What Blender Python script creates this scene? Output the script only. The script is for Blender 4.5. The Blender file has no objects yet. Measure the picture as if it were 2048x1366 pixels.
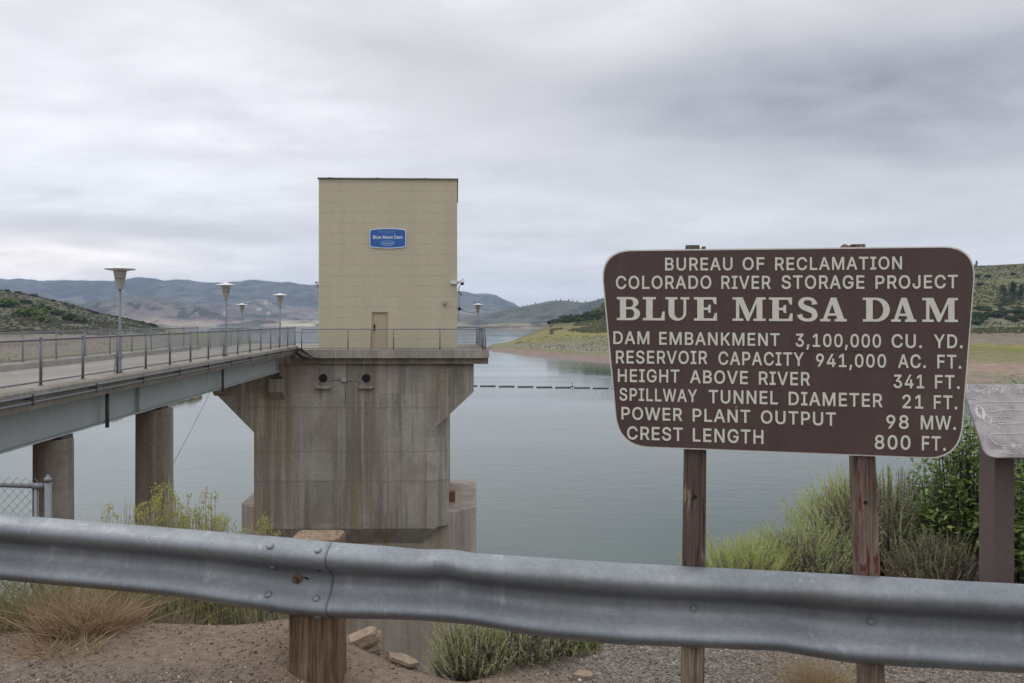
import bpy, math, random
import numpy as np
from mathutils import Vector, noise, geometry

R = math.radians
rnd = random.Random(7)
sc = bpy.context.scene
COL = sc.collection

# ------------------------------------------------------------------ camera
F, CX, HY, EYE = 1700.0, 1024.0, 640.0, 1.65       # focal length / centre / horizon in photo pixels, eye height
cd = bpy.data.cameras.new('camera')
cam = bpy.data.objects.new('camera', cd); COL.objects.link(cam)
cam.location = (0, 0, EYE); cam.rotation_euler = (R(90), 0, 0)
cd.sensor_width = 36.0; cd.lens = F / 2048 * 36.0
cd.shift_y = (HY - 683) / 2048
cd.clip_start = 0.05; cd.clip_end = 40000
sc.camera = cam

def W(px, py, Y):
    return Vector(((px - CX) / F * Y, Y, EYE - (py - HY) / F * Y))

# ------------------------------------------------------------------ node helper
class NT:
    def __init__(s, tree):
        s.t = tree; s.n = tree.nodes; s.l = tree.links
    def node(s, typ, props=None, **ins):
        n = s.n.new(typ)
        for k, v in (props or {}).items(): setattr(n, k, v)
        for k, v in ins.items():
            key = int(k[1:]) if k[0] == 'i' and k[1:].isdigit() else k.replace('_', ' ')
            s.set(n.inputs[key], v)
        return n
    def set(s, sock, v):
        if isinstance(v, bpy.types.NodeSocket): s.l.new(v, sock)
        else:
            try: sock.default_value = v
            except Exception:
                sock.default_value = tuple(v) + (1.0,) if hasattr(v, '__len__') and len(v) == 3 else v
    def math(s, op, a, b=0.0, clamp=False):
        n = s.node('ShaderNodeMath', dict(operation=op, use_clamp=clamp), i0=a, i1=b); return n.outputs[0]
    def vmath(s, op, a, b=(0, 0, 0)):
        n = s.node('ShaderNodeVectorMath', dict(operation=op)); s.set(n.inputs[0], a); s.set(n.inputs[1], b)
        return n.outputs['Value'] if op in ('LENGTH', 'DOT_PRODUCT', 'DISTANCE') else n.outputs[0]
    def mix(s, f, a, b, bt='MIX'):
        n = s.node('ShaderNodeMix', dict(data_type='RGBA', blend_type=bt, clamp_factor=True))
        s.set(n.inputs[0], f); s.set(n.inputs[6], a if isinstance(a, bpy.types.NodeSocket) else tuple(a) + (1,)); s.set(n.inputs[7], b if isinstance(b, bpy.types.NodeSocket) else tuple(b) + (1,))
        return n.outputs[2]
    def noise(s, vec, scale, detail=4, rough=.55, dist=0.0):
        n = s.node('ShaderNodeTexNoise'); s.l.new(vec, n.inputs['Vector'])
        n.inputs['Scale'].default_value = scale; n.inputs['Detail'].default_value = detail
        n.inputs['Roughness'].default_value = rough; n.inputs['Distortion'].default_value = dist
        return n.outputs['Fac']
    def ramp(s, v, a, b, c=0.0, d=1.0, smooth=True):
        n = s.node('ShaderNodeMapRange', dict(interpolation_type='SMOOTHSTEP' if smooth else 'LINEAR'), i0=v, i1=a, i2=b, i3=c, i4=d); return n.outputs[0]
    def scale(s, vec, sx, sy, sz):
        return s.vmath('MULTIPLY', vec, (sx, sy, sz))

def lin(r, g, b):
    f = lambda c: (c/255/12.92 if c/255 <= .04045 else ((c/255+.055)/1.055)**2.4)
    return (f(r), f(g), f(b))

# ------------------------------------------------------------------ world, sun, exposure
SUN_EL, SUN_AZ = R(48), R(-70)          # azimuth measured from +Y towards +X : sun behind cloud, front-left
wd = bpy.data.worlds.new('World'); sc.world = wd; wd.use_nodes = True
t = NT(wd.node_tree); t.n.clear()
tc = t.node('ShaderNodeTexCoord').outputs['Generated']
d = t.vmath('NORMALIZE', tc)
sep = t.node('ShaderNodeSeparateXYZ', None, i0=d)
dx, dy, dz = sep.outputs
inv = t.math('DIVIDE', 1.0, t.math('ADD', t.math('MAXIMUM', dz, 0.0), 0.17))
pl = t.node('ShaderNodeCombineXYZ', None, i0=t.math('MULTIPLY', dx, inv), i1=t.math('MULTIPLY', dy, inv), i2=0.0).outputs[0]
n1 = t.noise(t.scale(pl, .55, .8, 1), 1.0, 6, .52, .4)
n2 = t.noise(t.vmath('ADD', t.scale(pl, 1.0, 1.5, 1), (7, 3, 1)), 1.7, 7, .56, .25)
n3 = t.noise(t.vmath('ADD', t.scale(d, 2.0, 2.0, 9.0), (3, 9, 2)), 1.6, 5, .55, .5)
def blob(px, py, sx, sz):
    v = Vector(((px - CX) / F, 1, (HY - py) / F)).normalized()
    q = t.scale(t.vmath('SUBTRACT', d, tuple(v)), 1 / sx, 1 / .8, 1 / sz)
    return t.ramp(t.vmath('LENGTH', q), 0, 1.7, 1, 0)
val = t.math('ADD', .825, t.math('MULTIPLY', t.math('SUBTRACT', n1, .5), .42))
val = t.math('ADD', val, t.math('MULTIPLY', t.math('SUBTRACT', n2, .5), .36))
val = t.math('ADD', val, t.math('MULTIPLY', t.math('SUBTRACT', n3, .5), .18))
n4 = t.noise(t.vmath('ADD', t.scale(pl, 2.4, 3.0, 1), (17, 5, 4)), 1.5, 6, .56, .2)
val = t.math('ADD', val, t.math('MULTIPLY', t.math('MULTIPLY', t.math('SUBTRACT', n4, .5), .30), t.ramp(n1, .42, .62)))
warp = t.ramp(t.math('ADD', t.math('MULTIPLY', n2, .6), t.math('MULTIPLY', n4, .4)), .30, .70, .6, 1.35)
for (px, py, sx, sz, a) in ((1780, 265, .36, .095, -.25), (1450, 175, .26, .04, -.13), (1900, 90, .3, .07, -.10), (1700, 400, .25, .04, .06), (850, 110, .12, .035, -.10), (120, 160, .26, .12, .12), (300, 330, .2, .08, .07),
                            (170, 458, .20, .014, -.20), (180, 490, .03, .006, -.16), (1050, 560, .35, .03, .06), (60, 522, .17, .03, .34), (1250, 400, .25, .05, .05)):
    val = t.math('ADD', val, t.math('MULTIPLY', t.math('MULTIPLY', blob(px, py, sx, sz), warp), a))
cool = t.ramp(val, .38, .74, 1, 0)
ccol = t.mix(cool, (.985, .995, 1.04), (.90, .95, 1.10))
ccol = t.mix(t.math('MULTIPLY', blob(40, 525, .18, .032), .95), ccol, (1.07, .985, .94))
gnd = t.ramp(dz, -.06, .0, .16, 1.0)
zen = t.math('ADD', 1.0, t.math('ADD', t.math('MULTIPLY', t.ramp(dz, .36, .95), 1.0), t.math('MULTIPLY', t.ramp(dy, .3, -.6), .30)))
val = t.math('MULTIPLY', val, gnd)
ccol = t.mix(1.0, ccol, t.node('ShaderNodeCombineXYZ', None, i0=t.math('MULTIPLY', val, zen), i1=t.math('MULTIPLY', val, zen), i2=t.math('MULTIPLY', val, zen)).outputs[0], 'MULTIPLY')
sky = t.node('ShaderNodeTexSky', dict(sky_type='NISHITA', sun_disc=False, sun_elevation=SUN_EL, sun_rotation=SUN_AZ, altitude=2300, air_density=1.0, dust_density=2.0))
b1 = t.node('ShaderNodeBackground', None, Color=sky.outputs[0], Strength=0.10)
b2 = t.node('ShaderNodeBackground', None, Color=ccol, Strength=1.0)
mx = t.node('ShaderNodeMixShader', None, i0=.94, i1=b1.outputs[0], i2=b2.outputs[0])
t.l.new(mx.outputs[0], t.node('ShaderNodeOutputWorld').inputs[0])

sl = bpy.data.lights.new('sun', 'SUN'); sl.energy = 0.8; sl.angle = R(25); sl.color = (1, .96, .9)
so = bpy.data.objects.new('sun', sl); COL.objects.link(so)
sv = Vector((math.sin(SUN_AZ) * math.cos(SUN_EL), math.cos(SUN_AZ) * math.cos(SUN_EL), math.sin(SUN_EL)))
so.rotation_euler = (-sv).to_track_quat('-Z', 'Y').to_euler(); so.location = (0, -5, 60)
vs = sc.view_settings
vs.view_transform = 'Standard'; vs.look = 'None'; vs.exposure = 0.0; vs.gamma = 1.0; vs.use_curve_mapping = False
sc.render.engine = 'CYCLES'
sc.cycles.max_bounces = 6; sc.cycles.volume_bounces = 0; sc.cycles.transparent_max_bounces = 8
sc.cycles.caustics_reflective = False; sc.cycles.caustics_refractive = False
try: sc.cycles.use_denoising = True
except Exception: pass

# ------------------------------------------------------------------ mesh helper
class MB:
    def __init__(s): s.v = []; s.f = []; s.c = None
    def add(s, vs, fs, col=None):
        o = len(s.v); s.v.extend([tuple(p) for p in vs]); s.f.extend([tuple(i + o for i in f) for f in fs])
        if col is not None:
            if s.c is None: s.c = [(1, 1, 1)] * o
            s.c.extend([col] * len(vs) if not isinstance(col, list) else col)
        elif s.c is not None: s.c.extend([(1, 1, 1)] * len(vs))
    def box(s, x0, x1, y0, y1, z0, z1, shear=0.0, col=None):
        vs = [(x + shear * (y - y0), y, z) for z in (z0, z1) for y in (y0, y1) for x in (x0, x1)]
        s.add(vs, [(0, 2, 3, 1), (4, 5, 7, 6), (0, 1, 5, 4), (2, 6, 7, 3), (0, 4, 6, 2), (1, 3, 7, 5)], col)
    def obox(s, c, ax, ay, az):
        c = Vector(c); ax = Vector(ax); ay = Vector(ay); az = Vector(az)
        vs = [c + ax * i + ay * j + az * k for k in (-1, 1) for j in (-1, 1) for i in (-1, 1)]
        s.add(vs, [(0, 2, 3, 1), (4, 5, 7, 6), (0, 1, 5, 4), (2, 6, 7, 3), (0, 4, 6, 2), (1, 3, 7, 5)])
    def tube(s, pts, r, n=8, caps=True, col=None):
        pts = [Vector(p) for p in pts]; rs = r if isinstance(r, (list, tuple)) else [r] * len(pts)
        vs = []; up0 = None
        for i, p in enumerate(pts):
            tdir = (pts[min(i + 1, len(pts) - 1)] - pts[max(i - 1, 0)]).normalized()
            ref = Vector((0, 0, 1)) if abs(tdir.z) < .9 else Vector((1, 0, 0))
            a = tdir.cross(ref).normalized() if up0 is None else (up0 - tdir * up0.dot(tdir)).normalized()
            up0 = a; b = tdir.cross(a)
            for k in range(n):
                an = 2 * math.pi * k / n; vs.append(p + a * (math.cos(an) * rs[i]) + b * (math.sin(an) * rs[i]))
        fs = [(i * n + k, i * n + (k + 1) % n, (i + 1) * n + (k + 1) % n, (i + 1) * n + k) for i in range(len(pts) - 1) for k in range(n)]
        if caps: fs += [tuple(range(n))[::-1], tuple((len(pts) - 1) * n + k for k in range(n))]
        s.add(vs, fs, col)
    def lathe(s, prof, c, n=24):
        c = Vector(c); vs = []
        for (r, z) in prof:
            for k in range(n):
                a = 2 * math.pi * k / n; vs.append((c.x + r * math.cos(a), c.y + r * math.sin(a), c.z + z))
        m = len(prof)
        fs = [(i * n + k, i * n + (k + 1) % n, (i + 1) * n + (k + 1) % n, (i + 1) * n + k) for i in range(m - 1) for k in range(n)]
        fs += [tuple(range(n))[::-1], tuple((m - 1) * n + k for k in range(n))]
        s.add(vs, fs)
    def prism(s, front, off):
        """front: list of 3D points (polygon), off: extrusion vector"""
        n = len(front); front = [Vector(p) for p in front]; off = Vector(off)
        s.add(front + [p + off for p in front], [tuple(range(n)), tuple(range(n, 2 * n))[::-1]] + [(i, n + i, n + (i + 1) % n, (i + 1) % n) for i in range(n)])
    def build(s, name, mat, parent=None, smooth=False, bevel=0.0, fix=True):
        me = bpy.data.meshes.new(name); me.from_pydata(s.v, [], s.f)
        if fix and len(s.f) < 60000:
            import bmesh
            bm = bmesh.new(); bm.from_mesh(me); bmesh.ops.recalc_face_normals(bm, faces=bm.faces); bm.to_mesh(me); bm.free()
        if s.c is not None:
            ca = me.color_attributes.new('col', 'FLOAT_COLOR', 'POINT')
            arr = np.ones((len(s.v), 4), dtype=np.float32); arr[:, :3] = np.array(s.c, dtype=np.float32); ca.data.foreach_set('color', arr.ravel())
        if smooth: me.polygons.foreach_set('use_smooth', [True] * len(me.polygons))
        me.materials.append(mat); me.update()
        o = bpy.data.objects.new(name, me); COL.objects.link(o)
        if parent is not None:
            o.parent = parent; o.matrix_parent_inverse = parent.matrix_basis.inverted()
        if bevel:
            m = o.modifiers.new('bevel', 'BEVEL'); m.width = bevel; m.segments = 2; m.limit_method = 'ANGLE'
        return o

def tag(o, label=None, cat=None, group=None, kind=None):
    for k, v in (('label', label), ('category', cat), ('group', group), ('kind', kind)):
        if v: o[k] = v
    return o
def thing(name, loc, label, cat, group=None):
    o = bpy.data.objects.new(name, None); COL.objects.link(o); o.location = loc; o.empty_display_size = .2
    bpy.context.view_layer.update()
    return tag(o, label, cat, group)
def copy_tree(o, parent=None):
    c = o.copy(); COL.objects.link(c); c.parent = parent
    for ch in o.children: copy_tree(ch, c)
    return c

# ------------------------------------------------------------------ materials
def mat(name, base=(.5, .5, .5), rough=.8, metal=0.0, spec=.3):
    m = bpy.data.materials.new(name); m.use_nodes = True
    t = NT(m.node_tree); p = t.n['Principled BSDF']
    p.inputs['Base Color'].default_value = tuple(base) + (1,); p.inputs['Roughness'].default_value = rough
    p.inputs['Metallic'].default_value = metal; p.inputs['Specular IOR Level'].default_value = spec
    return m, t, p
def pos(t): return t.node('ShaderNodeNewGeometry').outputs['Position']
def objc(t): return t.node('ShaderNodeTexCoord').outputs['Object']
def bump(t, p, h, strength=.3, dist=.02):
    b = t.node('ShaderNodeBump', None, Strength=strength, Distance=dist, Height=h); t.l.new(b.outputs[0], p.inputs['Normal'])
def cmul(t, col, f):
    v = t.node('ShaderNodeCombineXYZ', None, i0=f, i1=f, i2=f).outputs[0]
    return t.mix(1.0, col, v, 'MULTIPLY')

def m_concrete(name, base, streak=1.0, lines=()):
    m, t, p = mat(name, base, .9, 0, .2); P = pos(t)
    big = t.noise(P, .35, 4); fine = t.noise(P, 9, 5, .65)
    st = t.noise(t.scale(P, 1.1, 1.1, .06), 1.0, 5, .62)
    st2 = t.noise(t.vmath('ADD', t.scale(P, 3.6, 3.6, .10), (5, 2, 9)), 1.0, 4, .65)
    st3 = t.noise(t.vmath('ADD', t.scale(P, 2.3, 2.3, .05), (15, 8, 3)), 1.0, 3, .6)
    c = t.mix(t.ramp(big, .3, .7), tuple(x * .86 for x in base), tuple(x * 1.12 for x in base))
    z = t.node('ShaderNodeSeparateXYZ', None, i0=P).outputs[2]
    xx, yy, zz_ = t.node('ShaderNodeSeparateXYZ', None, i0=P).outputs
    cell = t.node('ShaderNodeCombineXYZ', None, i0=t.math('FLOOR', t.math('MULTIPLY', xx, .82)), i1=t.math('FLOOR', t.math('MULTIPLY', zz_, .42)), i2=0.0).outputs[0]
    wn = t.node('ShaderNodeTexWhiteNoise', dict(noise_dimensions='3D'), Vector=cell).outputs['Value']
    c = cmul(t, c, t.ramp(wn, 0, 1, 1 - .13 * streak, 1 + .10 * streak))
    blot = t.noise(t.vmath('ADD', t.scale(P, .55, .55, .28), (31, 7, 2)), 1, 5, .62, .5)
    c = t.mix(t.math('MULTIPLY', t.ramp(blot, .48, .66), .5 * streak), c, (base[0] * .62, base[1] * .56, base[2] * .46))
    c = t.mix(t.math('MULTIPLY', t.ramp(st, .47, .62), .66 * streak), c, (base[0] * .45, base[1] * .43, base[2] * .40))
    c = t.mix(t.math('MULTIPLY', t.ramp(st3, .50, .63), .75 * streak), c, (base[0] * .72, base[1] * .58, base[2] * .38))
    c = t.mix(t.math('MULTIPLY', t.ramp(st2, .54, .68), .42 * streak), c, (base[0] * 1.5, base[1] * 1.52, base[2] * 1.55))
    c = t.mix(t.math('MULTIPLY', t.ramp(t.noise(t.vmath('ADD', t.scale(P, 2.4, 2.4, .16), (1, 20, 3)), 1, 5, .7), .6, .7), .55 * streak), c, (base[0] * .3, base[1] * .31, base[2] * .33))
    for lz in lines:
        wob = t.math('ADD', z, t.math('MULTIPLY', t.noise(P, .8, 3), .05))
        f = t.ramp(t.math('ABSOLUTE', t.math('SUBTRACT', wob, lz)), .0, .07, .45, 0)
        c = t.mix(f, c, (base[0] * .5, base[1] * .48, base[2] * .45))
    fl = t.math('FRACT', t.math('MULTIPLY', z, 3.3))
    board = t.ramp(t.math('ABSOLUTE', t.math('SUBTRACT', fl, .5)), .46, .5, 0, .10)
    c = t.mix(board, c, (base[0] * .6, base[1] * .6, base[2] * .6))
    c = cmul(t, c, t.ramp(fine, .25, .75, .84, 1.12))
    t.l.new(c, p.inputs['Base Color']); bump(t, p, fine, .25, .01)
    return m
M_TOWER = m_concrete('tower_concrete', (.305, .282, .248), .92, (-3.15, -5.55, -7.2))
M_DECK = m_concrete('deck_concrete', (.285, .262, .228), .4)
M_SLAB = m_concrete('slab_concrete', (.30, .282, .25), .5)
M_PIER = m_concrete('pier_concrete', (.225, .20, .175), .8)
M_BASE = m_concrete('base_concrete', (.33, .295, .25), .55)

def m_metal(name, base, rough, metal, var=.25, sc_=40):
    m, t, p = mat(name, base, rough, metal, .4); P = pos(t)
    a = t.noise(P, sc_, 4, .6); b = t.noise(P, sc_ * .12, 4, .6)
    c = cmul(t, t.mix(b, base, tuple(x * 1.25 for x in base)), t.ramp(a, .2, .8, 1 - var, 1 + var))
    t.l.new(c, p.inputs['Base Color']); t.l.new(t.ramp(b, .3, .7, rough - .08, rough + .1), p.inputs['Roughness'])
    return m
M_GIRDER = m_metal('painted_girder', lin(150, 156, 156), .5, 0, .06, 6)
M_GALV = m_metal('galvanised_pipe', lin(108, 111, 115), .5, .55, .12)
M_DARKSTEEL = m_metal('dark_steel', lin(80, 74, 72), .6, .3, .15)
M_WIRE = m_metal('chain_wire', lin(125, 128, 130), .5, .6, .1)
M_LAMP = m_metal('lamp_metal', lin(152, 152, 145), .45, .1, .06)
M_LAMPTOP = m_metal('lamp_disc', lin(192, 198, 194), .4, .1, .05)
M_BLACK = mat('black_rubber', (.012, .012, .013), .7)[0]
M_WHITE = mat('white_plastic', (.62, .62, .63), .45)[0]
M_GREYBOX = mat('grey_box', (.33, .31, .32), .6)[0]
M_RUST = m_metal('rusty_steel', (.16, .085, .05), .85, .1, .35, 60)

# galvanised guardrail steel with spangle, rain streaks, scratches and grime
def m_rail():
    m, t, p = mat('galvanised_rail', (.4, .42, .46), .42, .35, .5); P = pos(t)
    vor = t.node('ShaderNodeTexVoronoi', None, Scale=130.0); t.l.new(P, vor.inputs['Vector'])
    sp = t.node('ShaderNodeSeparateColor', None, i0=vor.outputs['Color']).outputs[0]
    big = t.noise(P, 2.2, 5, .6); mid = t.noise(t.scale(P, 6, 6, 22), 1, 5, .6)
    streak = t.noise(t.scale(P, 55, 55, 2.0), 1, 4, .6); fine = t.noise(P, 190, 3, .7)
    scr = t.noise(t.vmath('ADD', t.scale(P, 8, 8, 60), t.scale(t.node('ShaderNodeCombineXYZ', None, i0=0.0, i1=0.0, i2=t.node('ShaderNodeSeparateXYZ', None, i0=P).outputs[0]).outputs[0], 1, 1, 50)), 1, 3, .5)
    c = t.mix(t.ramp(big, .3, .7), (.158, .174, .19), (.232, .25, .266))
    c = cmul(t, c, t.ramp(sp, 0, 1, .95, 1.05)); c = cmul(t, c, t.ramp(streak, .3, .7, .93, 1.07)); c = cmul(t, c, t.ramp(fine, .3, .7, .93, 1.06))
    c = t.mix(t.math('MULTIPLY', t.ramp(mid, .55, .75), .35), c, (.15, .155, .16))
    c = t.mix(t.math('MULTIPLY', t.ramp(scr, .68, .74), .2), c, (.42, .43, .45))
    run = t.noise(t.scale(P, 16, 16, .8), 1, 3, .6); c = t.mix(t.math('MULTIPLY', t.ramp(run, .60, .72), .30), c, (.40, .41, .42))
    hair = t.noise(t.vmath('ADD', t.scale(P, 9, 9, 240), (4, 8, 1)), 1, 2, .5); c = t.mix(t.math('MULTIPLY', t.ramp(hair, .70, .74), .35), c, (.45, .46, .47))
    grime = t.noise(t.vmath('ADD', t.scale(P, 3, 3, 9), (14, 2, 6)), 1, 6, .7); c = t.mix(t.math('MULTIPLY', t.ramp(grime, .55, .70), .38), c, (.115, .115, .105))
    speck = t.noise(P, 45, 2, .5)
    c = t.mix(t.ramp(speck, .74, .77, 0, .8), c, (.10, .09, .085))
    t.l.new(c, p.inputs['Base Color'])
    t.l.new(t.ramp(t.noise(P, 14, 5, .65), .25, .75, .40, .58), p.inputs['Roughness'])
    bump(t, p, t.math('ADD', t.math('MULTIPLY', fine, .3), t.noise(P, 9, 3, .6)), .12, .006)
    return m
M_RAIL = m_rail()

def m_wood(name, base, dark, paint=None, paint_z=None, paint_cov=.5, sc_=1.0):
    m, t, p = mat(name, base, .85, 0, .2); P = pos(t)
    g = t.noise(t.scale(P, 38 * sc_, 38 * sc_, 2.0 * sc_), 1, 6, .68, 1.6)
    g2 = t.noise(t.scale(P, 150 * sc_, 150 * sc_, 3.0 * sc_), 1, 4, .6)
    crack = t.noise(t.vmath('ADD', t.scale(P, 42 * sc_, 42 * sc_, .9 * sc_), (3, 1, 7)), 1, 2, .5, .3)
    c = t.mix(t.ramp(g, .3, .7), dark, base); c = cmul(t, c, t.ramp(g2, .3, .7, .75, 1.2))
    c = cmul(t, c, t.ramp(t.noise(P, 7, 3), .3, .7, .8, 1.15))
    h = g2
    if paint is not None:
        z = t.node('ShaderNodeSeparateXYZ', None, i0=P).outputs[2]
        chip = t.noise(t.scale(P, 26, 26, 6), 1, 5, .6, .5)
        f = t.ramp(t.math('ADD', t.math('ADD', chip, t.math('MULTIPLY', t.math('SUBTRACT', g, .5), .25)), paint_cov - .5), .47, .53)
        if paint_z is not None: f = t.math('MULTIPLY', f, t.ramp(z, paint_z - .05, paint_z + .06))
        pc = cmul(t, t.mix(t.noise(P, 12, 4), paint, tuple(x * .7 for x in paint)), t.ramp(g2, .3, .7, .85, 1.1))
        c = t.mix(f, c, pc)
    cr = t.math('SUBTRACT', 1.0, t.ramp(t.math('ABSOLUTE', t.math('SUBTRACT', crack, .5)), .0, .02))
    c = t.mix(t.math('MULTIPLY', cr, .85), c, (.012, .009, .007))
    t.l.new(c, p.inputs['Base Color']); bump(t, p, t.math('SUBTRACT', h, t.math('MULTIPLY', cr, 1.5)), .5, .004)
    return m
M_POST = m_wood('weathered_post_wood', lin(134, 112, 90), lin(84, 66, 52))
M_POSTTOP = m_wood('post_end_grain', lin(140, 122, 100), lin(104, 84, 65))
M_SIGNPOST = m_wood('brown_stained_post', lin(146, 132, 114), lin(104, 90, 78), lin(98, 84, 76), .60, .60)
M_SIGNPOST2 = m_wood('red_chipped_post', lin(128, 112, 100), lin(90, 76, 68), lin(108, 56, 53), .585, .44)
M_PANELPOST = m_metal('panel_post_steel', lin(90, 79, 76), .65, .2, .10, 50)

# sign board
def m_sign():
    m, t, p = mat('sign_brown', lin(76, 61, 58), .6, 0, .35); P = pos(t)
    a = t.noise(P, 3, 4); b = t.noise(P, 90, 4, .6); s_ = t.noise(t.scale(P, 30, 30, 1.5), 1, 4, .6)
    c = t.mix(a, lin(72, 57, 55), lin(82, 66, 62)); c = cmul(t, c, t.ramp(b, .3, .7, .93, 1.07)); c = cmul(t, c, t.ramp(s_, .3, .7, .92, 1.07)); c = t.mix(t.math('MULTIPLY', t.ramp(t.noise(P, 2.2, 5, .6), .5, .72), .35), c, lin(96, 82, 77))
    c = t.mix(t.ramp(t.noise(t.scale(P, 30, 30, 14), 1, 3, .5), .76, .79, 0, .6), c, lin(170, 165, 150))
    t.l.new(c, p.inputs['Base Color']); bump(t, p, b, .08, .003)
    return m
M_SIGN = m_sign()
def m_cream(name, base):
    m, t, p = mat(name, base, .65, 0, .3); P = pos(t)
    c = cmul(t, t.mix(t.noise(P, 14, 4), base, tuple(x * .86 for x in base)), t.ramp(t.noise(P, 120, 3, .6), .3, .7, .94, 1.06))
    t.l.new(c, p.inputs['Base Color']); return m
M_CREAM = m_cream('sign_cream', (.66, .65, .555))
M_EDGE = m_cream('sign_edge', (.72, .71, .66))

# tan block wall of the tower house
def m_tan():
    base = (.47, .424, .315)
    m, t, p = mat('tan_wall_paint', base, .75, 0, .25); P = pos(t)
    x, y, z = t.node('ShaderNodeSeparateXYZ', None, i0=P).outputs
    fr = t.math('FRACT', t.math('ADD', t.math('MULTIPLY', z, 1 / .592), t.math('MULTIPLY', t.noise(t.scale(P, .4, .4, .4), 1, 2), .06)))
    ln = t.ramp(t.math('ABSOLUTE', t.math('SUBTRACT', fr, .5)), .42, .49)
    ln = t.math('MULTIPLY', ln, t.ramp(t.noise(t.scale(P, 1.3, 1.3, 3.4), 1, 4, .6), .38, .62, .15, .9))
    c = t.mix(t.noise(t.scale(P, .5, .5, .5), 1, 4), tuple(v * .93 for v in base), tuple(v * 1.06 for v in base))
    c = t.mix(t.math('MULTIPLY', ln, .31), c, tuple(v * .45 for v in base))
    stv = t.noise(t.scale(P, 2.0, 2.0, .12), 1, 4, .6)
    c = cmul(t, c, t.ramp(stv, .3, .7, .975, 1.02))
    c = cmul(t, c, t.ramp(t.noise(P, 11, 4, .65), .3, .7, .95, 1.05))
    t.l.new(c, p.inputs['Base Color']); bump(t, p, t.math('SUBTRACT', t.noise(P, 20, 3), ln), .35, .012)
    return m
M_TAN = m_tan()
M_DOOR = mat('door_paint', (.40, .335, .235), .6)[0]
M_ROOF = m_metal('roof_sheet', lin(112, 108, 98), .6, .2, .12, 10)
M_BLUE = m_cream('blue_sign', lin(52, 98, 168)); M_BLUEW = m_cream('blue_sign_white', lin(208, 216, 228)); M_BLUEM = m_cream('blue_sign_pale', lin(135, 165, 200))

# water
def m_water():
    m, t, p = mat('lake_water', (.060, .084, .074), .08, 0, .5); P = pos(t)
    p.inputs['IOR'].default_value = 1.33
    w1 = t.noise(t.scale(P, .9, 1.5, 1), 1, 4, .6, .3); w2 = t.noise(t.scale(P, .15, .28, 1), 1, 4, .55, .2); w3 = t.noise(t.scale(P, .006, .018, 1), 1, 4, .55, .5)
    h = t.math('ADD', t.math('MULTIPLY', w1, .30), t.math('MULTIPLY', w2, 1.0))
    b = t.node('ShaderNodeBump', None, Distance=.42, Height=h); t.set(b.inputs['Strength'], t.ramp(w3, .35, .65, .04, .14)); t.l.new(b.outputs[0], p.inputs['Normal'])
    t.l.new(t.ramp(w3, .3, .7, .05, .13), p.inputs['Roughness'])
    return m
M_WATER = m_water()

def m_attr(name, rough=.9, var_scale=0.0, var=.25, transl=0.0, bump_d=0.0, spec=.2):
    m, t, p = mat(name, (.3, .3, .3), rough, 0, spec)
    c = t.node('ShaderNodeAttribute', dict(attribute_name='col')).outputs['Color']
    if var_scale:
        P = pos(t); n = t.noise(P, var_scale, 6, .68)
        c = cmul(t, c, t.ramp(n, .25, .75, 1 - var, 1 + var, False))
        c = cmul(t, c, t.ramp(t.noise(P, var_scale * 7, 4, .65), .25, .75, 1 - var * .8, 1 + var * .8, False))
        if name == 'far_land':
            fo = t.noise(t.vmath('ADD', t.scale(P, 1, .7, 2.2), (90, 40, 7)), .0050, 8, .70, .5); c = t.mix(t.math('MULTIPLY', t.ramp(fo, .49, .56), .88), c, (.028, .036, .026))
            sc2 = t.noise(t.scale(P, 1, .5, 2.5), .011, 5, .6); c = t.mix(t.math('MULTIPLY', t.ramp(sc2, .60, .70), .35), c, (.30, .26, .21))
        if bump_d: bump(t, p, n, .6, bump_d)
    t.l.new(c, p.inputs['Base Color'])
    if transl:
        tr = t.node('ShaderNodeBsdfTranslucent', None, Color=c)
        mx = t.node('ShaderNodeMixShader', None, i0=transl, i1=p.outputs[0], i2=tr.outputs[0])
        t.l.new(mx.outputs[0], t.n['Material Output'].inputs[0])
    return m
M_LAND = m_attr('land', .95, .25, .38, 0, .3)
M_FAR = m_attr('far_land', .95, .012, .40)
M_LEAF = m_attr('leaf', .65, 0, 0, .4, 0, .3)
M_DRY = m_attr('dry_blade', .8, 0, 0, .4)
M_BARK = m_attr('twig', .9)
M_HILLSHRUB = m_attr('hill_shrub', .8, 0, 0, .15)

def m_ground():
    m, t, p = mat('roadside_ground', (.3, .27, .24), .95, 0, .15); P = pos(t)
    a = t.noise(P, 1.3, 5, .6); b = t.noise(P, 26, 5, .7); g = t.node('ShaderNodeTexVoronoi', None, Scale=95.0); t.l.new(P, g.inputs['Vector'])
    v = t.node('ShaderNodeSeparateColor', None, i0=g.outputs['Color']).outputs[0]
    x = t.node('ShaderNodeSeparateXYZ', None, i0=P).outputs[0]
    dirt = t.mix(a, (.178, .130, .095), (.23, .178, .136)); grav = t.mix(v, (.080, .069, .060), (.245, .215, .19))
    y = t.node('ShaderNodeSeparateXYZ', None, i0=P).outputs[1]
    f = t.ramp(t.math('ADD', t.math('MAXIMUM', t.math('MULTIPLY', x, 1.6), t.math('MULTIPLY', t.math('SUBTRACT', 3.52, y), 3.0)), t.math('MULTIPLY', t.math('SUBTRACT', a, .5), 2.2)), -.4, .8)
    c = t.mix(t.math('MULTIPLY', f, .85), dirt, grav); c = cmul(t, c, t.ramp(b, .25, .75, .72, 1.25))
    t.l.new(c, p.inputs['Base Color'])
    bump(t, p, t.math('ADD', b, t.math('MULTIPLY', g.outputs['Distance'], .5)), .8, .012)
    return m
M_GROUND = m_ground()
M_PEBBLE = m_attr('pebble', .9, 60, .2)
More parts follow.
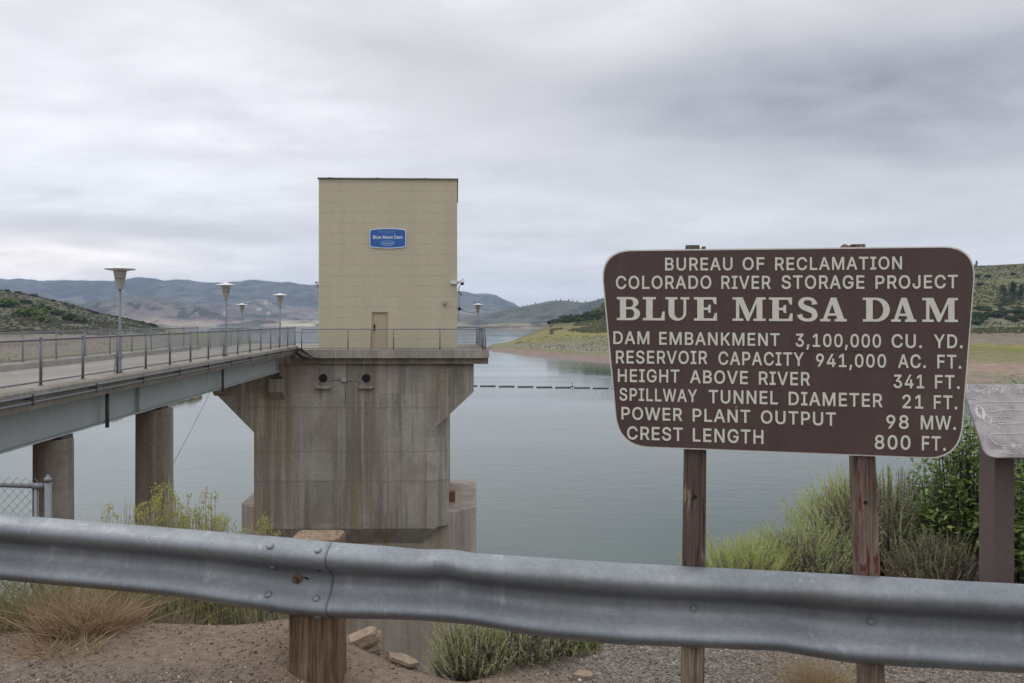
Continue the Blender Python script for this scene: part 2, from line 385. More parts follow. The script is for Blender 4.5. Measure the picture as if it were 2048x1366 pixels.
def m_rock():
    m, t, p = mat('sandstone', (.36, .28, .21), .95, 0, .15); P = pos(t)
    l = t.noise(t.scale(P, 6, 6, 70), 1, 5, .6, .4)
    c = cmul(t, t.mix(l, (.17, .122, .088), (.35, .27, .20)), t.ramp(t.noise(P, 40, 5, .65), .3, .7, .8, 1.15))
    t.l.new(c, p.inputs['Base Color']); bump(t, p, l, .7, .012); return m
M_ROCK = m_rock()

# ------------------------------------------------------------------ water and land
WZ = EYE - 26.0
mb = MB(); mb.add([(-13000, 8, WZ), (13000, 8, WZ), (13000, 13000, WZ), (-13000, 13000, WZ)], [(0, 1, 2, 3)])
tag(mb.build('lake_water', M_WATER), kind='structure')

class Land:
    """terrain sheet from surveyed profiles: columns of (bearing, [(distance, apparent height) ...])"""
    def __init__(s, cols):
        s.px = [c[0] for c in cols]; s.rows = np.array([c[1] for c in cols], dtype=float); s.node = {}
    def prof(s, px):
        px = min(max(px, s.px[0]), s.px[-1]); k = max(0, min(len(s.px) - 2, int(np.searchsorted(s.px, px) - 1)))
        f = (px - s.px[k]) / (s.px[k + 1] - s.px[k]); return s.rows[k] * (1 - f) + s.rows[k + 1] * f
    def at(s, px, py):
        r = s.prof(px)
        for i in range(len(r) - 1):
            if r[i + 1][1] <= py <= r[i][1]:
                f = (r[i][1] - py) / max(1e-6, r[i][1] - r[i + 1][1]); return r[i][0] + f * (r[i + 1][0] - r[i][0])
        return r[-2][0]
    def build(s, name, mat_, colfn, ncol, nsub, amp, nscale, ridged=0.0, z_of=None):
        mb = MB(); vs = []; cs = []
        pxs = np.linspace(s.px[0], s.px[-1], ncol); nr = None
        for px in pxs:
            r = s.prof(px); r0 = r[0]
            line = [(r0[0] * .96, HY + (EYE - (WZ - 4)) / (r0[0] * .96) * F, -1.0)]
            for i in range(len(r) - 1):
                for k in range(nsub):
                    f = k / nsub; line.append((r[i][0] * (1 - f) + r[i + 1][0] * f, None, i + f))
            line.append((r[-1][0], r[-1][1], len(r) - 1.0)); line.append((r[-1][0] * 1.15, HY + (EYE - (WZ - 6)) / (r[-1][0] * 1.15) * F, len(r)))
            nr = len(line)
            zs = [EYE - (q[1] - HY) / F * q[0] for q in r]
            for (Y, py, rf) in line:
                if py is None:
                    i = int(rf); f = rf - i
                    f2 = f * f * (3 - 2 * f) * .5 + f * .5
                    z = zs[i] * (1 - f2) + zs[i + 1] * f2
                else: z = EYE - (py - HY) / F * Y
                X = (px - CX) / F * Y
                n = noise.fractal(Vector((X * nscale, Y * nscale, 1.3)), 1.0, 2.1, 5)
                am = amp * min(1, max(0, rf * .6))
                z += n * am
                if ridged and rf > 1:
                    q = noise.noise(Vector((X * nscale * 1.6 + 4 + noise.noise(Vector((Y * nscale, X * nscale, 3))) * .8, Y * nscale * .35, 8)))
                    env = math.sin(min(1, (rf - 1) / (len(r) - 2.2)) * math.pi)
                    z += (abs(q) * 2 - .6) * ridged * env
                    q2 = noise.noise(Vector((X * nscale * 5.5, Y * nscale * 1.1, 2))); z += (abs(q2) * 2 - .5) * ridged * .38 * env
                vs.append((X, Y, z)); cs.append(colfn(px, rf, X, Y, z, n))
                if abs(rf - round(rf)) < 1e-6: s.node.setdefault(round(rf), []).append((px, Vector((X, Y, z))))
        n = len(pxs)
        fs = [(i * nr + j, (i + 1) * nr + j, (i + 1) * nr + j + 1, i * nr + j + 1) for i in range(n - 1) for j in range(nr - 1)]
        mb.add(vs, fs, cs)
        return mb.build(name, mat_, None, True, fix=False)

def ramp_col(stops, v):
    if v <= stops[0][0]: return stops[0][1]
    for (a, ca), (b, cb) in zip(stops, stops[1:]):
        if v <= b:
            f = (v - a) / (b - a); return tuple(x * (1 - f) + y * f for x, y in zip(ca, cb))
    return stops[-1][1]
SAND = (.185, .145, .115); TAN = (.19, .15, .105); GRASS = (.125, .13, .035); YGRASS = (.18, .165, .035); SAGE = (.10, .102, .062); RED = (.17, .105, .08); OLIVE = (.105, .105, .048); ROCKY = (.18, .16, .125)

left = Land([
 (-800, [(110, 1040), (170, 860), (240, 760), (360, 705), (390, 640), (520, 545), (700, 470), (900, 480)]),
 (-300, [(130, 980), (190, 850), (260, 760), (380, 705), (420, 660), (560, 590), (720, 535), (900, 548)]),
 (0, [(167, 905), (230, 790), (300, 738), (420, 694), (450, 666), (600, 625), (750, 579), (900, 590)]),
 (60, [(180, 886), (245, 785), (315, 735), (425, 692), (455, 667), (600, 633), (755, 590), (900, 600)]),
 (110, [(195, 867), (260, 780), (330, 732), (430, 690), (460, 667), (600, 640), (760, 602), (900, 612)]),
 (150, [(205, 856), (275, 778), (345, 730), (438, 688), (468, 667), (605, 643), (765, 613), (900, 622)]),
 (190, [(217, 844), (290, 776), (360, 729), (446, 687), (475, 668), (615, 646), (775, 626), (900, 635)]),
 (250, [(235, 828), (310, 770), (390, 722), (470, 686), (510, 668), (640, 652), (785, 638), (920, 646)]),
 (300, [(255, 813), (330, 765), (420, 715), (500, 685), (560, 668), (680, 658), (800, 649), (950, 656)]),
 (322, [(262, 809), (350, 758), (442, 710), (530, 684), (605, 666), (720, 660), (830, 656), (980, 662)]),
 (395, [(289, 793), (380, 740), (480, 705), (600, 685), (700, 674), (800, 669), (900, 667), (1050, 675)]),
 (450, [(425, 744), (480, 725), (560, 706), (650, 692), (750, 680), (850, 673), (950, 669), (1080, 676)]),
 (500, [(735, 700), (780, 694), (820, 690), (860, 687), (900, 684), (950, 680.5), (1000, 679), (1050, 682)]),
 (521, [(1020, 683.4), (1022, 683.3), (1024, 683.2), (1026, 683.1), (1028, 683.0), (1030, 682.9), (1032, 682.8), (1034, 683)])])
def lcol(px, rf, X, Y, z, n):
    v = rf + n * .9
    hill = ramp_col([(-.2, (.09, .10, .06)), (.4, ROCKY), (1.0, GRASS), (1.8, (0.122, 0.119, 0.046)), (2.4, YGRASS), (2.9, (0.165, 0.132, 0.079)), (3.2, RED), (3.75, ROCKY), (4.2, (0.082, 0.078, 0.047)), (4.8, (0.078, 0.078, 0.048)), (8, (0.086, 0.082, 0.047))], v)
    flat = ramp_col([(.2, (0.099, 0.089, 0.073)), (1.0, (0.112, 0.102, 0.079)), (2.2, (0.102, 0.096, 0.069)), (3.4, (0.106, 0.102, 0.056)), (4.6, GRASS), (5.6, YGRASS), (6.3, (0.145, 0.132, 0.046))], v)
    f = min(1, max(0, (px - 300) / 70)); return tuple(a * (1 - f) + b * f for a, b in zip(hill, flat))
tag(left.build('left_hillside', M_LAND, lcol, 260, 9, 1.3, .02), kind='structure')

right = Land([
 (973, [(800, 695.4), (801, 695.3), (802, 695.2), (803, 695.1), (804, 695.0), (805, 694.9), (806, 694.8), (808, 695)]),
 (984, [(713, 702), (735, 697), (755, 692.5), (770, 691), (785, 690.4), (795, 690), (805, 689.8), (815, 690.5)]),
 (1018, [(665, 706.5), (715, 695), (745, 690), (770, 687), (800, 685), (820, 684), (840, 683.7), (860, 685)]),
 (1043, [(625, 710.7), (680, 697), (725, 688), (760, 682), (800, 678), (830, 675.5), (860, 674.5), (900, 677)]),
 (1085, [(580, 716), (645, 700), (700, 688), (760, 675), (820, 666), (860, 660), (900, 656.8), (950, 660)]),
 (1110, [(563, 718.5), (625, 702), (690, 685), (760, 671), (820, 660), (870, 650), (920, 643), (980, 648)]),
 (1160, [(535, 722.5), (600, 705.5), (670, 686), (740, 670), (800, 658), (860, 643), (930, 629), (1000, 634)]),
 (1208, [(510, 726.7), (575, 708.5), (650, 685), (720, 668), (790, 655), (860, 634), (940, 610), (1050, 614)]),
 (1500, [(400, 750), (450, 725), (530, 695), (600, 670), (680, 635), (780, 595), (950, 560), (1100, 565)]),
 (1930, [(276, 800), (330, 764), (400, 745), (470, 715), (520, 690), (580, 655), (760, 575), (950, 531)]),
 (2048, [(270, 804), (325, 764), (395, 748), (465, 712), (515, 690), (575, 655), (750, 575), (950, 527)]),
 (2600, [(240, 824), (300, 770), (380, 748), (450, 710), (500, 685), (560, 650), (740, 570), (950, 520)])])
def rcol(px, rf, X, Y, z, n):
    v = rf + n * .8
    a = ramp_col([(.0, SAND), (.85, (.18, .14, .11)), (1.05, GRASS), (1.5, ROCKY), (2.2, (.14, .135, .07)), (2.9, YGRASS), (3.6, (.16, .145, .055)), (4.2, (.17, .15, .06)), (4.8, OLIVE), (5.6, (.12, .12, .045)), (6.4, SAGE)], v)
    b = ramp_col([(.0, SAND), (.7, (.15, .14, .105)), (1.25, (.145, .135, .095)), (1.5, (.225, .16, .12)), (2.3, (.215, .16, .118)), (2.6, (.165, .14, .07)), (3.1, (.155, .135, .065)), (3.4, GRASS), (3.9, YGRASS), (4.2, (.165, .135, .10)), (4.9, (.135, .12, .08)), (5.2, SAGE), (5.8, (.115, .115, .045)), (6.3, OLIVE), (7, SAGE)], v)
    f = min(1, max(0, (px - 1250) / 400)); return tuple(p * (1 - f) + q * f for p, q in zip(a, b))
tag(right.build('right_hillside', M_LAND, rcol, 240, 9, 1.0, .02), kind='structure')

def sky_land(sky, rows, back=1.12):
    out = []
    for px, sy in sky:
        r = [(Y, base + (sy - base) * f) for (Y, base, f) in rows]; Yl = rows[-1][0]
        r.append((Yl * back, HY - (HY - sy) / back * .9)); out.append((px, r))
    return Land(out)
midhill = sky_land([(870, 646), (915, 640), (960, 632), (1006, 621.5), (1040, 612.5), (1064, 607), (1100, 602.3), (1130, 603), (1165, 605.5), (1190, 601), (1206, 597), (1400, 585), (1700, 578), (2100, 570), (2700, 560)],
   [(2560, 657.3, 0), (2780, 651.5, 0), (2950, 645.5, 0), (3100, 644.5, .2), (3300, 644.5, .5), (3500, 644.5, .85), (3650, 644.5, 1.0)])
def mcol(px, rf, X, Y, z, n):
    v = rf + n * .6
    return ramp_col([(.0, (.22,.17,.135)), (.9, (.21,.16,.125)), (1.2, (.19, .19, .09)), (1.7, (.20,.145,.115)), (2.1, (.11,.104,.08)), (3, (.085,.087,.067)), (5, (.075,.078,.062)), (6, (.085,.085,.066))], v)
tag(midhill.build('distant_right_hill', M_FAR, mcol, 220, 8, 9, .0035, 14), kind='structure')

midmesa = sky_land([(60, 640), (130, 618), (150, 612), (180, 606), (230, 596), (265, 590), (285, 589), (330, 596), (350, 601), (390, 612), (420, 622), (445, 633), (500, 641), (560, 643)],
   [(3600, 652.2, 0), (3760, 645.5, 0), (3880, 644, .25), (4000, 643, .55), (4080, 643, .78), (4180, 643, .86), (4300, 643, 1.0)])
def mmcol(px, rf, X, Y, z, n):
    v = rf + n * .7
    return ramp_col([(.0, (.25, .205, .155)), (1.0, (.23, .185, .14)), (1.6, (.17, .135, .115)), (3.2, (.125, .105, .092)), (4.2, (.155, .13, .11)), (4.6, (.10, .095, .08)), (6, (.085, .085, .07))], v)
tag(midmesa.build('brown_mesa', M_FAR, mmcol, 200, 8, 12, .004, 26), kind='structure')

farmesa = sky_land([(-900, 556), (-300, 554), (0, 556), (60, 557.5), (130, 561), (190, 560), (260, 557), (300, 556), (400, 560), (440, 563), (500, 560), (560, 562), (637, 566), (760, 572), (860, 580), (915, 584), (960, 585), (992, 589), (1008, 598), (1022, 604), (1036, 611), (1060, 617), (1120, 628), (1250, 640)],
   [(3640, 652.1, 0), (3950, 645.5, 0), (4600, 644, .14), (5400, 643, .32), (6300, 642, .50), (7100, 641, .70), (7450, 641, .90), (7800, 640, 1.0)])
def fcol(px, rf, X, Y, z, n):
    v = rf + n * .9
    g = noise.fractal(Vector((X * .0016, Y * .0012, 5)), 1, 2, 4)
    c = ramp_col([(.0, (.42, .35, .24)), (.5, (.24, .24, .12)), (1.1, (.40, .31, .23)), (1.7, (.20, .17, .15)), (3.0, (.135, .12, .11)), (4.2, (.095, .095, .09)), (5.6, (.075, .08, .07)), (7, (.07, .08, .06))], v)
    if g > .12 and rf > 2: c = tuple(a * .62 for a in c)
    if 1.5 < rf < 3.4 and 400 < px < 640 and noise.noise(Vector((X * .02, Y * .006, z * .03))) > .47: c = (.33, .30, .25)
    return c
tag(farmesa.build('far_mesa', M_FAR, fcol, 420, 9, 10, .0012, 75), kind='structure')

# ------------------------------------------------------------------ hill vegetation
def leafclump(n, rx, ry, rz, size, c0, c1, seed, mb=None, org=(0, 0, 0), flat=.75):
    rr = random.Random(seed); mb = mb or MB(); lobes = [(rr.uniform(-.55, .55) * rx, rr.uniform(-.55, .55) * ry, rr.uniform(.25, .7) * rz, rr.uniform(.35, .6)) for _ in range(6)]
    for _ in range(n):
        lx, ly, lz, lr = rr.choice(lobes)
        v = Vector((rr.gauss(0, 1), rr.gauss(0, 1), rr.gauss(0, 1))).normalized() * (rr.random() ** .4)
        p = Vector((lx + v.x * lr * rx, ly + v.y * lr * ry, max(.02 * rz, lz + v.z * lr * rz * flat)))
        a = Vector((rr.gauss(0, 1), rr.gauss(0, 1), rr.gauss(0, 1))).normalized(); b = a.orthogonal().normalized()
        s_ = size * rr.uniform(.6, 1.3); f = rr.random(); col = tuple(x * (1 - f) + y * f for x, y in zip(c0, c1))
        p = p + Vector(org)
        mb.add([p - a * s_, p + b * s_ * .6, p + a * s_, p - b * s_ * .6], [(0, 1, 2, 3)], col)
    return mb
def z_at(land, px, py):
    Y = land.at(px, py); return W(px, py, Y)

shrub_protos = []
def shrub_proto(seed, c0, c1, rx, rz, n=700, size=.14):
    o = leafclump(n, rx, rx * .8, rz, size * rx, c0, c1, seed).build('hill_shrub', M_HILLSHRUB, fix=False)
    return o
def place(proto, first, land, px, py, s, label, group, name=None):
    o = proto if first else proto.copy()
    if not first: COL.objects.link(o)
    p = z_at(land, px, py); o.location = (p.x, p.y, p.z - .3); o.scale = (s, s, s * rnd.uniform(.85, 1.1)); o.rotation_euler = (0, 0, rnd.uniform(0, 6.28))
    tag(o, label, 'shrub', group); return o

G0, G1 = (.030, .052, .018), (.075, .105, .030); D0, D1 = (.028, .040, .022), (.062, .075, .040)
pg = shrub_proto(11, G0, G1, 1, .8); pd = shrub_proto(12, D0, D1, 1, .8); pb = shrub_proto(13, (.055, .085, .022), (.10, .14, .035), 1, .7)
first = {id(pg): True, id(pd): True, id(pb): True}
def put(pr, *a):
    place(pr, first[id(pr)], *a); first[id(pr)] = False
# left hillside: shrubs the photo shows one by one
L1 = 'shrubs on the left hillside'
put(pb, left, 17, 613, 9.8, 'bright green shrub at the left frame edge of the hillside', L1)
put(pb, left, 62, 638, 11.7, 'largest bright green oval shrub on the left hillside', L1)
put(pb, left, 84, 645, 7.8, 'bright green shrub joined to the lower right of the largest oval shrub', L1)
put(pd, left, 46, 610, 7.2, 'dark round shrub above the largest oval shrub on the left hillside', L1)
put(pg, left, 85, 622, 7.8, 'dark green shrub high above the middle of the left hillside', L1)
put(pg, left, 113, 630, 6.2, 'dark shrub left of the lamp post on the left hillside', L1)
put(pg, left, 140, 642, 7.3, 'long low green shrub near the foot of the left hillside', L1)
put(pg, left, 165, 647, 7.3, 'low green shrub at the lower right end of the left hillside', L1)
for i, (px, py) in enumerate(((14, 583), (36, 588), (67, 596), (83, 601), (98, 606), (104, 606), (118, 610), (128, 613), (141, 618), (165, 621), (176, 625), (186, 629))):
    put(pd, left, px, py, 3.0 + (i % 3), 'small dark shrub standing out on the skyline of the left hillside', 'shrubs along the left skyline')
for i in range(20):
    px = 214 + i * 5; put(pd, left, px, 632 + (px - 214) * .215 + rnd.uniform(-.4, .8), 2.4 + rnd.random() * 1.2, 'dark low shrub in the strip along the spur behind the first lamp post', 'shrubs along the spur')
# right hillside
R1 = 'dark shrub belt on the right shore'
for i in range(30):
    px = 1098 + i * 3.9; py = 648 - (px - 1098) * .13 + rnd.uniform(-6, 5) * min(1, (px - 1085) / 60)
    put(pg if i % 3 else pd, right, px, py, 4.5 + rnd.random() * 3.0, 'dense dark green shrub in the belt along the right shore slope', R1)
for i in range(44):
    px = 1936 + rnd.uniform(0, 130); py = 640 - (px - 1936) * .13 + rnd.uniform(-16, 14)
    put((pg, pd, pg)[i % 3], right, px, py, 3.2 + rnd.random() * 2.6, 'green shrub in the thicket on the hillside right of the brown sign', 'thicket right of the brown sign')
for i, (px, py) in enumerate(((1958, 553), (1975, 557), (1980, 556), (1950, 556), (1962, 570), (2025, 552))):
    put(pd, right, px, py, 4.0 + (i % 2), 'dark round shrub near the top of the hill right of the brown sign', 'shrubs high on the right hill')
# trees right of the sign
def hill_tree(px, py, h, label, seed, c0, c1, w=.34):
    p = z_at(right, px, py); o = thing('hillside_tree', p, label, 'tree', 'trees on the right hillside')
    mb = MB(); rr = random.Random(seed)
    mb.tube([p + Vector((0, 0, -.5)), p + Vector((.1, 0, h * .35)), p + Vector((0, .1, h * .85))], [h * .025, h * .018, h * .006], 6, True, (.10, .08, .06)); mb.build('trunk', M_BARK, o)
    cb = MB()
    for k in range(9):
        f = k / 8; leafclump(120, h * w * (1.05 - .75 * f), h * w * (1.05 - .75 * f), h * .28, h * .035, c0, c1, seed + k, cb, p + Vector((rr.uniform(-.05, .05) * h, 0, h * (.08 + .66 * f))))
    cb.build('crown', M_LEAF, o, fix=False)
hill_tree(2028, 610, 20, 'tall dark tree at the right frame edge above the thicket', 31, (.025, .04, .02), (.06, .085, .035), .34)
hill_tree(2008, 614, 19, 'pale green tree left of the tall dark tree on the hill', 37, (.05, .07, .03), (.095, .12, .05), .42)
hill_tree(2042, 606, 16, 'dark tree half cut by the frame edge behind the tall dark tree', 41, (.028, .045, .02), (.06, .085, .03), .3)
hill_tree(1953, 533, 7, 'small lone dark tree on the skyline beside the brown sign', 43, (.02, .03, .016), (.045, .06, .03), .34)

# ground cover of the hills: small sage tufts nobody could count
def tufts(land, name, n, box, seed, size, c0, c1):
    rr = random.Random(seed); mb = MB()
    for _ in range(n):
        px = rr.uniform(box[0], box[1]); r = land.prof(px)
        rf = rr.uniform(box[2], box[3]); i = min(int(rf), len(r) - 2); f = rf - i
        Y = r[i][0] * (1 - f) + r[i + 1][0] * f; py = None
        zs = [EYE - (q[1] - HY) / F * q[0] for q in (r[i], r[i + 1])]; f2 = f * f * (3 - 2 * f) * .5 + f * .5
        X = (px - CX) / F * Y; z = zs[0] * (1 - f2) + zs[1] * f2
        z += noise.fractal(Vector((X * .02, Y * .02, 1.3)), 1.0, 2.1, 5) * 1.0
        if noise.noise(Vector((X * .03, Y * .03, 4))) < -.25: continue
        s_ = size * rr.uniform(.5, 1.4); g = rr.random(); c = tuple(a * (1 - g) + b * g for a, b in zip(c0, c1)); h = s_ * rr.uniform(.6, 1.0); k = 5; a0 = rr.uniform(0, 6)
        vs = [(X + math.cos(a0 + 6.283 * j / k) * s_ * rr.uniform(.7, 1.2), Y + math.sin(a0 + 6.283 * j / k) * s_ * rr.uniform(.7, 1.2), z - .2) for j in range(k)]
        vs += [(X + math.cos(a0 + .5 + 6.283 * j / k) * s_ * .6, Y + math.sin(a0 + .5 + 6.283 * j / k) * s_ * .6, z + h * rr.uniform(.6, 1)) for j in range(k)] + [(X, Y, z + h)]
        fs = [(j, (j + 1) % k, k + (j + 1) % k, k + j) for j in range(k)] + [(k + j, k + (j + 1) % k, 2 * k) for j in range(k)]
        mb.add(vs, fs, c)
    return tag(mb.build(name, M_HILLSHRUB, fix=False), kind='stuff')
tufts(left, 'sagebrush_cover', 5200, (-120, 330, 3.9, 6.4), 3, 1.0, (.058, .062, .036), (.092, .092, .055))
tufts(left, 'shore_grass', 1800, (-60, 420, .8, 3.2), 4, .5, (.09, .092, .03), (.16, .145, .055))
tufts(right, 'sagebrush_cover', 3600, (1100, 1215, 3.3, 6.3), 5, 1.0, (.065, .07, .028), (.13, .125, .045))
tufts(right, 'sagebrush_cover', 4200, (1900, 2120, 4.6, 6.9), 6, .9, (.055, .06, .03), (.12, .115, .055))
tufts(right, 'sagebrush_cover', 9000, (1205, 1905, 3.6, 6.9), 16, 1.2, (.055, .062, .028), (.125, .12, .05))
tufts(right, 'sagebrush_cover', 1500, (1205, 1905, 4.6, 6.8), 17, 3.2, (.035, .05, .022), (.07, .09, .035))
tufts(right, 'sagebrush_cover', 5000, (2110, 2590, 3.6, 6.9), 18, 1.1, (.055, .06, .03), (.12, .115, .055))
tufts(left, 'sagebrush_cover', 5000, (-790, -100, 3.9, 6.6), 19, 1.1, (.055, .06, .036), (.09, .09, .055))
tufts(right, 'shore_cover', 2600, (1030, 1900, 1.2, 3.0), 8, .6, (.11, .10, .07), (.22, .20, .16))
# conifers along the far skylines read as one mass
rr = random.Random(5); mb = MB()
for land, x0, x1, n, h0, row in ((farmesa, 60, 1030, 1500, 12, 7.0), (midhill, 990, 1215, 46, 10, 6.0)):
    for _ in range(n):
        px = rr.uniform(x0, x1)
        if noise.noise(Vector((px * .03, 2, 0))) < -.15: continue
        p = min(land.node[int(row)], key=lambda q: abs(q[0] - px))[1].copy(); p.z -= 2; h = h0 * rr.uniform(.5, 1.3)
        n6 = 5; vs = [p + Vector((math.cos(6.283 * j / n6) * h * .45, math.sin(6.283 * j / n6) * h * .45, -4)) for j in range(n6)] + [p + Vector((0, 0, h))]
        mb.add(vs, [(j, (j + 1) % n6, n6) for j in range(n6)], (.035, .045, .03))
tag(mb.build('distant_treeline', M_HILLSHRUB, fix=False), kind='stuff')
# shore rocks under the bridge
rr = random.Random(9)
def rock_mesh(mb, c, sx, sy, sz, seed, sub=2, amp=.35):
    import bmesh
    bm = bmesh.new(); bmesh.ops.create_icosphere(bm, subdivisions=sub, radius=1)
    for v in bm.verts:
        q = v.co.copy(); n = noise.fractal(q * 1.2 + Vector((seed * 3.7, seed, 0)), 1, 2, 4)
        m_ = max(abs(q.x), abs(q.y), abs(q.z)); v.co = (q * .55 + q / m_ * .45) * (1 + n * amp); v.co = Vector((v.co.x * sx, v.co.y * sy, v.co.z * sz)) + Vector(c)
    mb.add([v.co[:] for v in bm.verts], [[v.index for v in f.verts] for f in bm.faces]); bm.free()
for i, (px, py, s_) in enumerate(((333, 806, 2.3), (346, 803, 2.0), (357, 801, 2.2), (369, 799, 2.0), (381, 797, 2.4), (391, 795, 1.8), (228, 836, 1.2), (238, 833, 1.0))):
    Y = 26 / (py - HY) * F; p = W(px, py, Y); mb = MB(); rock_mesh(mb, (p.x, p.y, WZ + .2), s_, s_, s_ * .7, i + 1)
    tag(mb.build('shore_rock', M_ROCK), 'pale angular rock at the waterline under the bridge girder', 'rock', 'rocks at the waterline under the bridge')

# ------------------------------------------------------------------ near bank
def edge_y(x):
    pts = [(-16, 5.2), (-4, 4.3), (-1.5, 4.15), (-.75, 4.22), (-.42, 4.12), (-.22, 4.05), (.05, 4.35), (.5, 5.0), (1.2, 5.7), (2.5, 6.6), (5, 8.0), (16, 11)]
    for (a, ya), (b, yb) in zip(pts, pts[1:]):
        if x <= b: return ya + (yb - ya) * max(0, (x - a) / (b - a))
    return pts[-1][1]
def sm(a, b, x):
    f = min(1, max(0, (x - a) / (b - a))); return f * f * (3 - 2 * f)
def gz(x, y):
    e = edge_y(x)
    z = .21 * sm(-.55, -1.15, x) * sm(2.3, 3.3, y) * (1 - .25 * sm(-2.0, -3.4, x))
    z += .10 * math.exp(-((x + .78) ** 2 / .10 + (y - 4.0) ** 2 / .10))
    z += noise.fractal(Vector((x * 1.1, y * 1.1, 0)), 1, 2, 4) * .035
    d_ = y - e
    if d_ > -.3:
        q = d_ + .3; z -= (q * q * .75 if q < .5 else .1875 + (q - .5) * .75)
        z += noise.fractal(Vector((x * .6, y * .6, 3)), 1, 2, 4) * min(.5, .1 * max(0, d_))
    if y < -14: z += (-14 - y) * .16 + 2.0 * noise.noise(Vector((x * .03, y * .03, 7))) * sm(-14, -40, y)
    return max(z, WZ - 3)
vs = []; xs = np.concatenate([np.concatenate([np.linspace(-420, -64, 14), np.linspace(-60, -6, 40)]), np.linspace(-5.9, 5.9, 200), np.concatenate([np.linspace(6, 60, 40), np.linspace(64, 420, 14)])]); ys = np.concatenate([np.concatenate([np.linspace(-420, -14, 22), np.linspace(-12, 2, 15)]), np.linspace(2.1, 8, 150), np.linspace(8.1, 60, 60)])
for x in xs:
    for y in ys: vs.append((x, y, gz(float(x), float(y))))
ny = len(ys); mb = MB(); mb.add(vs, [(i * ny + j, (i + 1) * ny + j, (i + 1) * ny + j + 1, i * ny + j + 1) for i in range(len(xs) - 1) for j in range(ny - 1)])
tag(mb.build('roadside_ground', M_GROUND, None, True, fix=False), kind='structure')

# pebbles
rr = random.Random(21); mb = MB()
oct_ = [(1, 0, 0), (0, 1, 0), (-1, 0, 0), (0, -1, 0), (0, 0, 1), (0, 0, -1)]; of = [(0, 1, 4), (1, 2, 4), (2, 3, 4), (3, 0, 4), (1, 0, 5), (2, 1, 5), (3, 2, 5), (0, 3, 5)]
cnt = 0
while cnt < 42000:
    y = rr.uniform(3.2, 6.0); x = rr.uniform(-.68 * y, .66 * y)
    if y > edge_y(x) + .25: continue
    dens = .22 + .78 * sm(-.3, .5, max(x * 1.6, (3.52 - y) * 3))
    if rr.random() > dens: continue
    s_ = .0028 * math.exp(rr.gauss(0, .45)) + .0012; g = rr.random(); w = rr.random()
    c = tuple(a * (1 - g) + b * g for a, b in zip((.08, .069, .06), (.245, .212, .188)))
    if w > .965: c = (.52, .49, .45)
    if x < -.4 and w < .5: c = tuple(a * b for a, b in zip(c, (1.1, .88, .72)))
    z = gz(x, y); a = rr.uniform(0, 6.28); ca, sa = math.cos(a), math.sin(a); q = [s_ * rr.uniform(.7, 1.4) for _ in range(3)]
    mb.add([(x + (px_ * q[0] * ca - py_ * q[1] * sa), y + (px_ * q[0] * sa + py_ * q[1] * ca), z + pz_ * q[2] * .7 + s_ * .2) for px_, py_, pz_ in oct_], of, c); cnt += 1
tag(mb.build('gravel', M_PEBBLE, None, True, fix=False), kind='stuff')

# ------------------------------------------------------------------ bridge
BS = -0.066
def bx(Y, off=0.0): return -10.04 + BS * (Y - 18.1) - off
Y0, Y1 = 3.0, 46.3; ZC = EYE - 1.4; ZD = EYE - 1.6
def strip(mb, prof, y0, y1):
    """prof: (off, z) polygon swept along the bridge"""
    a = [Vector((bx(y0, o), y0, z)) for o, z in prof]; b = [Vector((bx(y1, o), y1, z)) for o, z in prof]; n = len(prof)
    mb.add(a + b, [tuple(range(n)), tuple(range(n, 2 * n))[::-1]] + [(i, n + i, n + (i + 1) % n, (i + 1) % n) for i in range(n)])
br = thing('access_bridge', (bx(30, 2.75), 30, ZD), 'narrow concrete deck bridge on grey steel girders leading to the intake tower', 'bridge')
mb = MB(); strip(mb, [(.36, ZD), (5.14, ZD), (5.14, ZD - .3), (.36, ZD - .3)], Y0, Y1); mb.build('deck', M_DECK, br)
for s_ in (0, 1):
    mb = MB(); pr = [(-.22, ZC - .05), (-.18, ZC), (.35, ZC), (.36, ZC - .03), (.36, ZC - .45), (-.10, ZC - .45), (-.12, ZC - .16), (-.22, ZC - .13)]
    if s_: pr = [(5.5 - o, z) for o, z in pr]
    strip(mb, pr, Y0, Y1 + .25); mb.build('curb', M_DECK, br)
for s_, o in ((0, .6), (1, 4.9)):
    mb = MB(); strip(mb, [(o - .012, ZC - .452), (o + .012, ZC - .452), (o + .012, ZC - 1.30), (o - .012, ZC - 1.30)], Y0, 44.9); strip(mb, [(o - .17, ZC - 1.302), (o + .17, ZC - 1.302), (o + .17, ZC - 1.335), (o - .17, ZC - 1.335)], Y0, 44.9)
    g = mb.build('girder', M_GIRDER, br)
    for Y in (14.5, 25.0, 44.5):
        mb = MB(); mb.box(bx(Y, o) + .014, bx(Y, o) + .15, Y - .012, Y + .012, ZC - 1.298, ZC - .455); mb.box(bx(Y, o) + .014, bx(Y, o) + .03, Y - .1, Y + .1, ZC - 1.296, ZC - .457); mb.build('stiffener', M_GIRDER, g)
    if s_ == 0:
        mb = MB(); mb.box(bx(32.4, o) + .014, bx(32.4, o) + .026, 32.1, 32.8, ZC - 1.28, ZC - .47)
        for k in range(9):
            for q in range(2): mb.box(bx(32.4, o) + .026, bx(32.4, o) + .045, 32.2 + q * .36, 32.26 + q * .36, ZC - 1.24 + k * .085, ZC - 1.2 + k * .085)
        mb.build('splice_plate', M_GIRDER, g)
for z, r in ((ZC - .145, .027), (ZC - .275, .030)):
    mb = MB(); mb.tube([(bx(Y, -.265), Y, z + (.0 if Y < 44 else -.02)) for Y in np.linspace(Y0, Y1 + .15, 24)], r, 8)
    mb.build('conduit_pipe', M_GALV, br, True)
